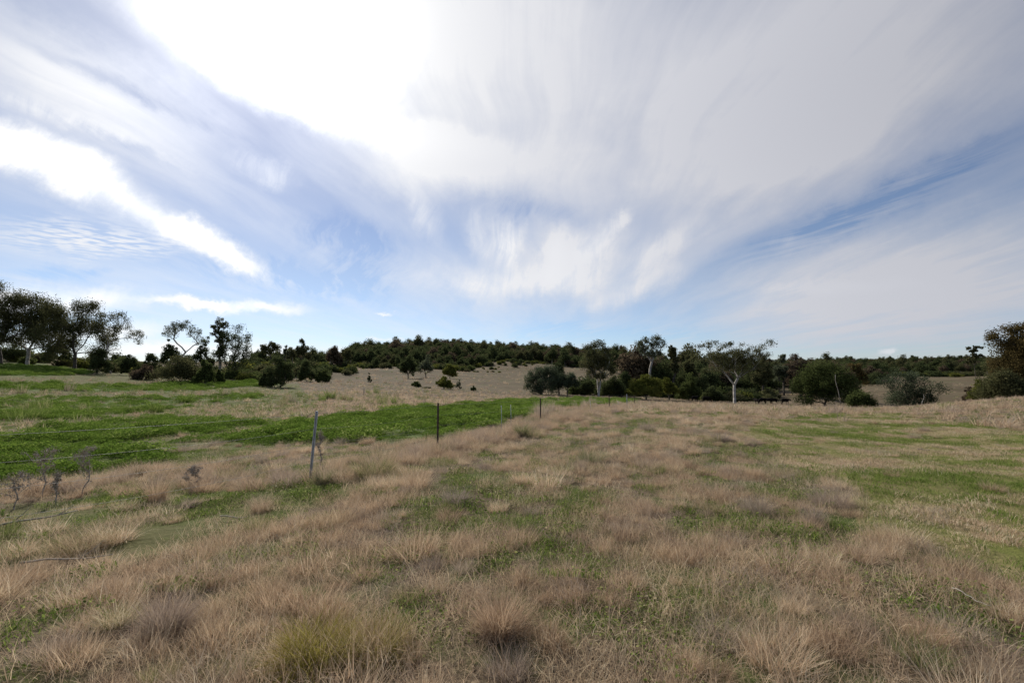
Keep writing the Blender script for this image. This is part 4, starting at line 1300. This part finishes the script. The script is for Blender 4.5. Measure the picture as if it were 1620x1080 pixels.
M_HIDE = simple_mat('black_cattle_hide', (0.006, 0.005, 0.004), (0.016, 0.013, 0.011), 6, 1.0)
M_HORN = simple_mat('dark_hoof', (0.02, 0.018, 0.016), (0.05, 0.045, 0.04), 6, 0.6)

def tube(path, radii, sides=5):
    """one closed tube along a path"""
    path = np.asarray(path, float); n = len(path)
    radii = np.broadcast_to(np.asarray(radii, float), (n,))
    V = []; F = []; Cn = []
    ang = np.arange(sides) * 2 * math.pi / sides
    for i in range(n):
        d = path[min(i + 1, n - 1)] - path[max(i - 1, 0)]; d = d / (np.linalg.norm(d) + 1e-9)
        up = np.array([0, 0, 1.0]) if abs(d[2]) < 0.9 else np.array([1.0, 0, 0])
        u = np.cross(d, up); u /= np.linalg.norm(u); v = np.cross(d, u)
        V.append(path[i] + (np.cos(ang)[:, None] * u + np.sin(ang)[:, None] * v) * radii[i])
    for i in range(n - 1):
        for k in range(sides):
            k2 = (k + 1) % sides
            F += [i * sides + k, i * sides + k2, (i + 1) * sides + k2, (i + 1) * sides + k]; Cn.append(4)
    F += list(range(sides))[::-1]; Cn.append(sides)
    F += [(n - 1) * sides + k for k in range(sides)]; Cn.append(sides)
    return np.vstack(V), np.array(F), np.array(Cn), np.zeros(n * sides)

def star_picket(h, w=0.027, t=0.007):
    """three flanged steel post with holes' worth of taper at the top"""
    out = []
    for k in range(3):
        a = k * 2 * math.pi / 3 + 0.3
        d = np.array([math.cos(a), math.sin(a), 0]); s = np.array([-math.sin(a), math.cos(a), 0])
        V = []
        for z, ww in ((-0.35, w), (h - 0.03, w), (h, w * 0.8)):
            V += [s * t / 2 + [0, 0, z], -s * t / 2 + [0, 0, z], d * ww - s * t / 2 + [0, 0, z], d * ww + s * t / 2 + [0, 0, z]]
        F = []; Cn = []
        for j in range(2):
            for q in range(4):
                q2 = (q + 1) % 4
                F += [j * 4 + q, j * 4 + q2, j * 4 + 4 + q2, j * 4 + 4 + q]; Cn.append(4)
        F += [8, 9, 10, 11]; Cn.append(4)
        out.append((np.array(V), np.array(F), np.array(Cn), np.zeros(12)))
    return join(out)

def build_fence():
    # base sight line, top sight line height, steel or dark, lean of the top in x
    P = [('steel', 490, 760, 650, 0.07), ('dark', 692, 711, 637, 0.0), ('dark', 855, 667, 630, 0.0), ('dark', 964, 649, 632, 0.0),
         ('steel', 992, 645, 633, 0.0), ('dark', 1004, 643.5, 633.5, 0.0)]
    root = bpy.data.objects.new('wire_fence', None); C.objects.link(root)
    tag(root, 'wire fence of steel pickets running from the left edge along the green field', 'fence')
    posts = []
    for kind, px, yb, yt, lean in P:
        x, y, z = hit(px, yb)
        h = min(max(height_to(yt, y, z), 0.9), 1.45)
        posts.append((kind, np.array([x, y, z]), h, lean))
    a, b = posts[0][1], posts[1][1]
    c = a - (b - a) * 1.12; c[2] = float(ground(c[0], c[1]))
    d = c - (b - a) * 0.95; d[2] = float(ground(d[0], d[1]))
    posts = [('dark', d, 1.15, 0.0), ('dark', c, 1.15, 0.0)] + posts
    for kind, p, h, lean in posts:
        v, f, cn, _ = star_picket(h)
        v = v.copy(); v[:, 0] += v[:, 2] * lean
        me = mesh_from('fence_post', v, f, cn, [M_GALV if kind == 'steel' else M_RUST])
        o = obj('fence_post', me, root, tuple(p))
        tag(o, 'pale galvanised star picket leaning slightly' if kind == 'steel' and lean else ('pale steel star picket' if kind == 'steel' else 'dark rusty star picket'))
    # pale droppers between posts
    for px, yb, yt in ((793, 688, 641), (808, 682, 640), (934, 652, 634), (978, 647, 634)):
        x, y, z = hit(px, yb)
        h = min(height_to(yt, y, z), 1.3)
        v, f, cn, _ = tube([[0, 0, 0.05], [0.01, 0, h * 0.5], [0, 0, h]], 0.009, 5)
        obj('wire_dropper', mesh_from('wire_dropper', v, f, cn, [M_GALV]), root, (x, y, z))
    rng = np.random.default_rng(3)
    for lv, fr in enumerate((0.965, 0.74, 0.52, 0.28)):
        parts = []
        for (k0, p0, h0, l0), (k1, p1, h1, l1) in zip(posts[:-1], posts[1:]):
            a = p0 + [l0 * h0 * fr, 0, h0 * fr]; b = p1 + [l1 * h1 * fr, 0, h1 * fr]
            m = 14; t = np.linspace(0, 1, m)[:, None]
            path = a * (1 - t) + b * t
            L = np.linalg.norm(b - a)
            path[:, 2] -= (4 * t * (1 - t))[:, 0] * (0.010 * L if lv else 0.006 * L) * (1 + lv * 0.3)
            parts.append(tube(path, 0.0017, 4))
            if lv == 0 and a[1] < 12:            # barbs
                for q in np.arange(0.1, L, 0.12):
                    u = q / L; c = a * (1 - u) + b * u; c[2] -= 4 * u * (1 - u) * 0.006 * L
                    e = rng.normal(0, 1, 3); e /= np.linalg.norm(e)
                    parts.append(tube([c - e * 0.012, c + e * 0.012], [0.0014, 0.0008], 3))
        v, f, cn, _ = join(parts)
        obj('fence_wire', mesh_from('fence_wire', v, f, cn, [M_WIRE]), root)
build_fence()

# ------------------------------------------------------------------ dead thistles, sticks, stakes
def thistle(name, label, px, yb, yt, seed, width=0.5, group=None, heads=26):
    rng = np.random.default_rng(seed)
    x, y, z = hit(px, yb)
    h = height_to(yt, y, z)
    e = bpy.data.objects.new(name, None); C.objects.link(e); e.location = (x, y, z)
    tag(e, label, 'dead plant', group)
    n = heads
    a = rng.uniform(0, 6.283, n); rr = np.abs(rng.normal(0, 0.5, n)) * width * 0.55
    zz = h * (0.45 + 0.55 * rng.uniform(0, 1, n) ** 0.6)
    pts = np.stack([rr * np.cos(a), rr * np.sin(a), zz], -1)
    nodes, par, tips = skeleton(rng, 0.30 * h, pts, h, 1, (rng.normal(0, 0.06), 0), 0, 0.09, 0.02)
    obj('stem', limbs_mesh('stem', nodes, par, tips, 0.011, M_GREYSTALK, 0.0005, sides=4, expo=2.4), e)
    n2 = len(pts)
    V, F, Cn, bl, cl = foliage(rng, pts, 26, 0.050, 0.018, 0.0, 0.9)
    Vb, Fb, Cb, blb, clb = foliage(rng, nodes[rng.integers(3, len(nodes), 90)], 6, 0.04, 0.026, 0.4, 1)
    Vh = np.vstack([V, Vb]); Fh = np.concatenate([F, Fb + len(V)]); Ch = np.concatenate([Cn, Cb])
    tag(obj('seed_head', mesh_from('seed_head', Vh, Fh, Ch, [M_GREYSTALK]), e), kind='stuff')
    return e
thistle('dead_thistle', 'tall grey dead thistle with wide head, behind the fence at far left', 66, 786, 710, 1, 0.55, heads=34)
thistle('dead_thistle', 'grey dead thistle with a thick dark stem, right of the wide one', 129, 782, 708, 2, 0.32, heads=26)
thistle('dead_thistle', 'short grey dead thistle at the very left edge', 22, 806, 748, 3, 0.45, heads=22)
thistle('dead_thistle', 'thin pale dead stalk just right of the leaning steel post', 505, 745, 682, 4, 0.12, heads=14)
thistle('dead_thistle', 'small grey dead thistle above the dark heap near the steel post', 304, 775, 738, 5, 0.35, heads=20)
thistle('dead_thistle', 'single dead thistle stalk between the two thistles at left', 88, 800, 742, 6, 0.15, heads=8)

def stick(name, label, pts, r, cat='stick', mat=None, lift=0.05, twigs=3, seed=0, D=None):
    rng = np.random.default_rng(seed)
    P = []
    for q in pts:
        x, y, z = hit(*q); P.append([x, y, z + lift])
    P = np.array(P); o = P[0].copy()
    P = P[[0, -1]]
    n = 9; t = np.linspace(0, 1, n); k = np.linspace(0, 1, len(P))
    path = np.stack([np.interp(t, k, P[:, i]) for i in range(3)], -1) - o
    path[1:-1] += rng.normal(0, 0.0025, (n - 2, 3)); path[:, 2] += np.sin(t * 7.0) * 0.008
    parts = [tube(path, np.linspace(r, r * 0.4, n), 6)]
    for j in range(twigs):
        i = rng.integers(2, n - 1); d = rng.normal(0, 0.045, 3); d[2] = abs(d[2]) * 0.6
        parts.append(tube([path[i], path[i] + d, path[i] + d * 1.9 + [0, 0, .02]], [r * 0.5, r * 0.35, r * 0.15], 4))
    v, f, cn, _ = join(parts)
    e = obj(name, mesh_from(name, v, f, cn, [mat or M_STICK]), None, tuple(o))
    tag(e, label, cat)
stick('fallen_branch', 'bleached fallen branch lying in grass at the left edge', [(-20, 848), (50, 832), (122, 820)], 0.014, 'branch', seed=1, lift=0.09, twigs=3)
stick('fallen_stick', 'long thin pale stick lying below the fallen branch', [(32, 905), (100, 897), (178, 892)], 0.010, seed=2, lift=0.08, twigs=2)
stick('fallen_stick', 'thin pale stick in green grass below the steel post', [(348, 823), (390, 825)], 0.008, seed=3, twigs=1)
stick('fallen_stick', 'short dry stick lying on straw in the lower right', [(1508, 955), (1570, 985)], 0.005, seed=4, lift=0.10, twigs=0)
stick('fallen_stick', 'small pale stick on the mown grass at right', [(1452, 713), (1472, 714)], 0.022, seed=6, lift=0.03, twigs=0)

def stake(name, label, cat, px, D, yb_unused, yt, r, mat, lean=0.0):
    x, y, z = at(px, D); h = height_to(yt, D, z)
    v, f, cn, _ = tube([[0, 0, -0.2], [lean * h * 0.5, 0, h * 0.5], [lean * h * 1.05, 0, h * 0.8], [lean * h, 0, h]], [r, r * 0.85, r * 0.7, r * 0.45], 7)
    e = obj(name, mesh_from(name, v, f, cn, [mat]), None, (x, y, z)); tag(e, label, cat)
stake('dead_tree', 'thin pale dead trunk leaning against the big green tree', 'dead tree', 1327, 74, 0, 592, 0.055, BARK['pale'], -0.13)
stake('dead_tree', 'short pale dead trunk at the foot of the spreading tree', 'dead tree', 1451, 80, 0, 624, 0.05, BARK['dead'], 0.28)
stake('wooden_stake', 'short dark stake standing on the bare ground left of the green field', 'stake', 577, 60, 0, 613, 0.06, M_WOOD)
stake('wooden_stake', 'tiny dark stake right of the other one on bare ground', 'stake', 612, 66, 0, 620, 0.05, M_WOOD)

# ------------------------------------------------------------------ plants that stand out from the grass
def clump(name, label, px, yb, yt, wpx, tint=0.5, grn=0.0, gry=0.0, up=0.4, n=420, wid=0.0034, cat='grass tussock', group=None, seed=0, twiggy=False, curve=1.0, bright=0.0, mat=None):
    rng = np.random.default_rng(500 + seed)
    x, y, z = hit(px, yb)
    h = max(height_to(yt, y, z), 0.12); w = wpx / FPX * y
    wid = max(wid, y * 0.0006)
    parts = [blades(rng, n, w * 0.26, h * 1.15, up, curve, wid, 0.7), blades(rng, n // 2, w * 0.38, h * 0.7, up + 0.3, curve * 1.2, wid, 0.7)]
    v, f, cn, bl = join(parts)
    bl = bright + (1 - bright) * bl
    m = len(v)
    o = obj(name, mesh_from(name, v, f, cn, [mat or M_BLADE_SOLO], dict(bl=bl, tint=np.full(m, tint), grn=np.full(m, grn), gry=np.full(m, gry))), None, (x, y, z))
    tag(o, label, cat, group)
clump('green_tussock', 'big yellow green tussock spilling over, near the bottom left of centre', 500, 1038, 962, 130, 0.8, 0.85, 0, 0.7, 2200, 0.0032, seed=1, curve=1.5, bright=0.1, mat=M_BLADE_OLIVE)
clump('green_tussock', 'yellow brown tussock joined to the right of the big yellow green one', 595, 1030, 962, 110, 0.7, 0.60, 0, 0.7, 1900, 0.0032, seed=2, curve=1.5, bright=0.1, mat=M_BLADE_OLIVE)
clump('russet_tussock', 'upright russet tussock under the wire beside green herbs', 247, 792, 741, 38, 0.35, 0, 0.0, 0.22, 420, seed=3)
clump('grey_tussock', 'purple grey upright tussock standing alone at the edge of the mown grass', 1288, 832, 792, 28, 0.3, 0, 0.9, 0.22, 500, seed=4)
clump('brown_tussock', 'wide grey brown clump just above the lone upright grey tussock', 1312, 800, 764, 84, 0.2, 0, 0.8, 0.45, 900, seed=5)
clump('dark_shrub', 'small dark upright shrub beside the fence line, right of the pale droppers', 825, 691, 667, 20, 0.0, 0.55, 0.5, 0.35, 700, cat='shrub', seed=6)
clump('dark_shrub', 'dark green weedy clump at the foot of the leaning steel post', 511, 766, 736, 34, 0.1, 0.5, 0.4, 0.45, 700, cat='shrub', seed=7)
clump('grey_mound', 'low grey mound of twiggy growth in the middle of the dry paddock', 1140, 697, 679, 44, 0.1, 0, 1.0, 0.7, 700, cat='shrub', seed=8)
clump('dark_mound', 'small flat dark green mound right of the grey mound', 1186, 703, 694, 24, 0.0, 0.6, 0.8, 0.8, 500, cat='shrub', seed=9)
clump('dark_mound', 'dark upright clump below the flat dark mound', 1173, 724, 710, 18, 0.1, 0.2, 0.8, 0.4, 400, cat='shrub', seed=10)
clump('grey_heap', 'small heap of dark grey dead weed in the green grass left of the steel post', 301, 800, 780, 30, 0.0, 0.0, 1.0, 0.9, 500, cat='weed', seed=11)
clump('brown_tussock', 'single round dry tussock on trodden grass, below and left of the steel post', 413, 810, 776, 32, 0.5, 0.0, 0.2, 0.4, 500, seed=12)
clump('mixed_tussock', 'large green and brown tussock below the dead thistles', 125, 872, 822, 100, 0.5, 0.35, 0.0, 0.55, 1200, seed=13, curve=1.4)
clump('grey_tussock', 'dark purple grey twiggy tussock in the lower left', 262, 1000, 925, 70, 0.0, 0.0, 0.7, 0.4, 1000, seed=14)
clump('pale_tussock', 'pale green fine tussock left of the dark twiggy one', 185, 990, 945, 66, 1.0, 0.40, 0.0, 0.4, 900, seed=15)
clump('green_mound', 'rounded green mound with dry stalks right of the steel post', 590, 752, 708, 96, 0.4, 0.5, 0.0, 0.6, 1100, seed=16, cat='shrub', curve=1.2)
clump('brown_tussock', 'tall tan tussock in the lower middle, growing from green grass', 788, 1005, 930, 66, 0.35, 0.0, 0.0, 0.32, 900, seed=17)
clump('brown_tussock', 'bristling tan tussock in the lower right', 1470, 1015, 968, 84, 0.45, 0.0, 0.0, 0.45, 900, seed=18)
clump('grey_tussock', 'grey leafless clump left of the wide grey brown clump', 1200, 812, 776, 62, 0.1, 0.15, 0.9, 0.5, 700, seed=19)
clump('brown_tussock', 'broad tan tussock at the lower right of the mown grass', 1355, 885, 845, 90, 0.4, 0.0, 0.1, 0.5, 900, seed=20)
clump('grey_tussock', 'grey tangled tussock in the middle of the picture', 720, 795, 765, 56, 0.0, 0.0, 1.0, 0.6, 700, seed=21)
clump('dark_shrub', 'grey green clump at the foot of the dark fence post', 706, 716, 694, 30, 0.2, 0.3, 0.7, 0.5, 500, cat='shrub', seed=22)
clump('reed_clump', 'green reed clump on the middle green strip, right one of two', 247, 652, 633, 34, 0.3, 0.9, 0.2, 0.16, 260, cat='reeds', seed=23)
clump('reed_clump', 'green reed clump on the middle green strip, left one of two', 212, 652, 637, 26, 0.3, 0.9, 0.2, 0.16, 220, cat='reeds', seed=24)
clump('reed_clump', 'small dark reed clump above the other reeds', 293, 637, 622, 24, 0.2, 0.9, 0.4, 0.2, 220, cat='reeds', seed=25)
clump('reed_clump', 'broad reed bed at the left edge above the lush strip', 38, 662, 642, 100, 0.3, 0.85, 0.2, 0.14, 700, cat='reeds', seed=26)
clump('green_weed', 'tall light green weed on the bare ground beyond the fence', 523, 632, 614, 20, 0.6, 0.9, 0.0, 0.25, 220, cat='weed', seed=27)
clump('green_weed', 'slender green weed at the corner of the green field', 623, 642, 624, 8, 0.6, 0.9, 0.0, 0.12, 120, cat='weed', seed=28)

# weeds in lines along the old contour banks
def bank_weeds(name, label, lines, grp='tuft'):
    rng = np.random.default_rng(31)
    X = []; Y = []; S = []; T = []; G = []; K = []
    for pts, n, sd, size, tint, grn, gry in lines:
        pts = np.array(pts, float)
        t = rng.uniform(0, 1, n) * (len(pts) - 1)
        px = np.interp(t, np.arange(len(pts)), pts[:, 0]); py = np.interp(t, np.arange(len(pts)), pts[:, 1]) + rng.normal(0, sd, n)
        for a, b in zip(px, py):
            x, y, z = hit(a, b, 400); X.append(x); Y.append(y)
        S += list(size * np.exp(rng.normal(0, 0.3, n))); T += [tint] * n; G += list(np.clip(rng.normal(grn, 0.2, n), 0, 1)); K += list(np.clip(rng.normal(gry, 0.2, n), 0, 1))
    lay(name, grp, np.array(X), np.array(Y), np.array(S), dict(tint=T, grn=G, gry=K), label, rng)
bank_weeds('bank_weeds', 'brown and green weeds along the contour banks', [
    ([(400, 596), (480, 604), (640, 606)], 170, 1.2, 1.9, 0.1, 0.1, 0.6),
    ([(470, 603), (560, 610), (700, 618), (860, 629)], 120, 2.0, 1.6, 0.1, 0.3, 0.5),
    ([(760, 585), (830, 583), (860, 588)], 60, 1.5, 2.4, 0.0, 0.4, 0.6),
    ([(0, 602), (200, 607), (300, 600)], 120, 2.0, 1.3, 0.3, 0.3, 0.4),
    ([(0, 622), (200, 624), (420, 618)], 160, 3.0, 1.1, 0.3, 0.4, 0.4),
    ([(0, 640), (300, 632), (460, 622), (640, 634)], 180, 4.0, 1.0, 0.3, 0.45, 0.4),
    ([(300, 660), (460, 650), (620, 638)], 260, 8.0, 0.9, 0.5, 0.2, 0.3),
    ([(860, 632), (960, 632), (1060, 638), (1200, 641)], 200, 1.5, 1.4, 0.6, 0.2, 0.2),
    ([(1340, 596), (1420, 600)], 30, 2.0, 2.0, 0.1, 0.1, 0.7),
])
bank_weeds('bank_reeds', 'tall weeds and reeds scattered over the banks', [
    ([(440, 640), (560, 630), (700, 628)], 46, 6.0, 0.75, 0.3, 0.5, 0.4),
    ([(0, 612), (260, 616), (420, 625)], 34, 5.0, 0.7, 0.3, 0.6, 0.4),
    ([(20, 650), (200, 646)], 46, 3.0, 0.5, 0.3, 0.8, 0.2),
    ([(840, 655), (930, 640), (1010, 638)], 34, 4.0, 0.55, 0.7, 0.0, 0.6),
], 'reed')

# ------------------------------------------------------------------ cattle
def skin_mesh(name, verts, edges, radii, mat, levels=2):
    me = bpy.data.meshes.new(name + '_cage')
    me.from_pydata(verts, edges, [])
    o = bpy.data.objects.new(name + '_cage', me); C.objects.link(o)
    md = o.modifiers.new('skin', 'SKIN')
    md.use_smooth_shade = True
    for i, r in enumerate(radii):
        sv = me.skin_vertices[0].data[i]
        sv.radius = (r, r) if isinstance(r, float) else r
        sv.use_root = (i == 0)
    sb = o.modifiers.new('sub', 'SUBSURF'); sb.levels = levels; sb.render_levels = levels
    dg = bpy.context.evaluated_depsgraph_get()
    out = bpy.data.meshes.new_from_object(o.evaluated_get(dg))
    bpy.data.objects.remove(o)
    out.name = name
    out.materials.clear(); out.materials.append(mat)
    return out

def cow_meshes(pose):
    v = [(-0.05, 0, 1.02), (-0.55, 0, 1.08), (-0.88, 0, 1.12), (0.45, 0, 1.02), (0.72, 0, 1.12)]
    r = [(0.33, 0.38), (0.31, 0.33), (0.20, 0.22), (0.30, 0.37), (0.24, 0.30)]
    e = [(0, 1), (1, 2), (0, 3), (3, 4)]
    if pose == 'stand':
        head = [(0.98, 0, 1.26), (1.20, 0, 1.36), (1.38, 0.02, 1.30), (1.62, 0.04, 1.12)]
    elif pose == 'graze':
        head = [(0.98, 0, 0.98), (1.18, 0, 0.66), (1.30, 0.02, 0.40), (1.42, 0.04, 0.16)]
    else:
        head = [(0.98, 0, 1.16), (1.22, 0.05, 1.14), (1.42, 0.10, 1.06), (1.64, 0.15, 0.88)]
    hr = [0.20, 0.145, 0.135, 0.085]
    b = len(v); v += head; r += hr; e += [(4, b), (b, b + 1), (b + 1, b + 2), (b + 2, b + 3)]
    def leg(root, pts, rr):
        base = len(v)
        v.extend(pts); r.extend(rr)
        e.append((root, base)); e.extend((base + i, base + i + 1) for i in range(len(pts) - 1))
    for s, off in ((1, 0.06), (-1, -0.10)):
        leg(1, [(-0.62, 0.20 * s, 0.86), (-0.60 + off, 0.20 * s, 0.66), (-0.78 + off, 0.20 * s, 0.44), (-0.74 + off, 0.20 * s, 0.12), (-0.70 + off, 0.20 * s, 0.03)], [0.17, 0.12, 0.065, 0.045, 0.06])
        leg(3, [(0.50, 0.18 * s, 0.80), (0.50 - off, 0.18 * s, 0.58), (0.52 - off, 0.18 * s, 0.38), (0.51 - off, 0.18 * s, 0.12), (0.54 - off, 0.18 * s, 0.03)], [0.13, 0.085, 0.055, 0.042, 0.058])
    body = skin_mesh('cow_body', v, e, r, M_HIDE)
    hx = np.array(head[2]); ears = []
    for s in (1, -1):
        c = hx + np.array([-0.06, 0.10 * s, 0.08])
        V = np.array([c, c + [0.0, 0.06 * s, 0.05], c + [-0.01, 0.17 * s, 0.0], c + [0, 0.06 * s, -0.05], c + [0.02, 0.07 * s, 0.0], c + [-0.02, 0.07 * s, 0.0]])
        ears.append(mesh_from('ear', V, [0, 1, 4, 1, 2, 4, 2, 3, 4, 3, 0, 4, 1, 0, 5, 2, 1, 5, 3, 2, 5, 0, 3, 5], [3] * 8, [M_HIDE]))
    tv, tf, tc, _ = tube([[-1.04, 0, 1.20], [-1.12, 0, 1.05], [-1.11, 0.02, 0.75], [-1.09, 0.02, 0.48], [-1.09, 0.02, 0.32]], [0.03, 0.022, 0.016, 0.035, 0.008], 6)
    return body, ears, mesh_from('tail', tv, tf, tc, [M_HIDE])

COWS = {p: cow_meshes(p) for p in ('stand', 'graze', 'walk')}
def cow(label, px, D, pose, rz, s=1.0):
    x, y, z = at(px, D)
    body, ears, tail = COWS[pose]
    o = obj('cow', body, None, (x, y, z - 0.02), rz); o.scale = (s, s, s)
    tag(o, label, 'cow', 'black cattle resting behind the crest')
    for q in ears: obj('ear', q, o)
    obj('tail', tail, o)
cow('black cow standing apart on the right end of the herd, head low', 1239, 102, 'walk', math.pi + 0.15 - math.pi)
cow('black cow standing side on, second from the right of the herd', 1221, 104, 'walk', math.pi - 0.1)
cow('black cow crowded behind the side on cow', 1212, 107, 'stand', math.pi * 0.8)
cow('black cow in the middle of the herd with head down', 1204, 105, 'graze', math.pi * 1.1)
cow('smaller black cow at the left end of the herd', 1195, 106, 'stand', math.pi * 0.55, 0.88)
cow('black cow grazing in the shade left of the white gum', 1115, 103, 'graze', 0.2)
cow('black cow half hidden in shade farthest left of the herd', 1097, 104, 'stand', 0.4, 0.95)
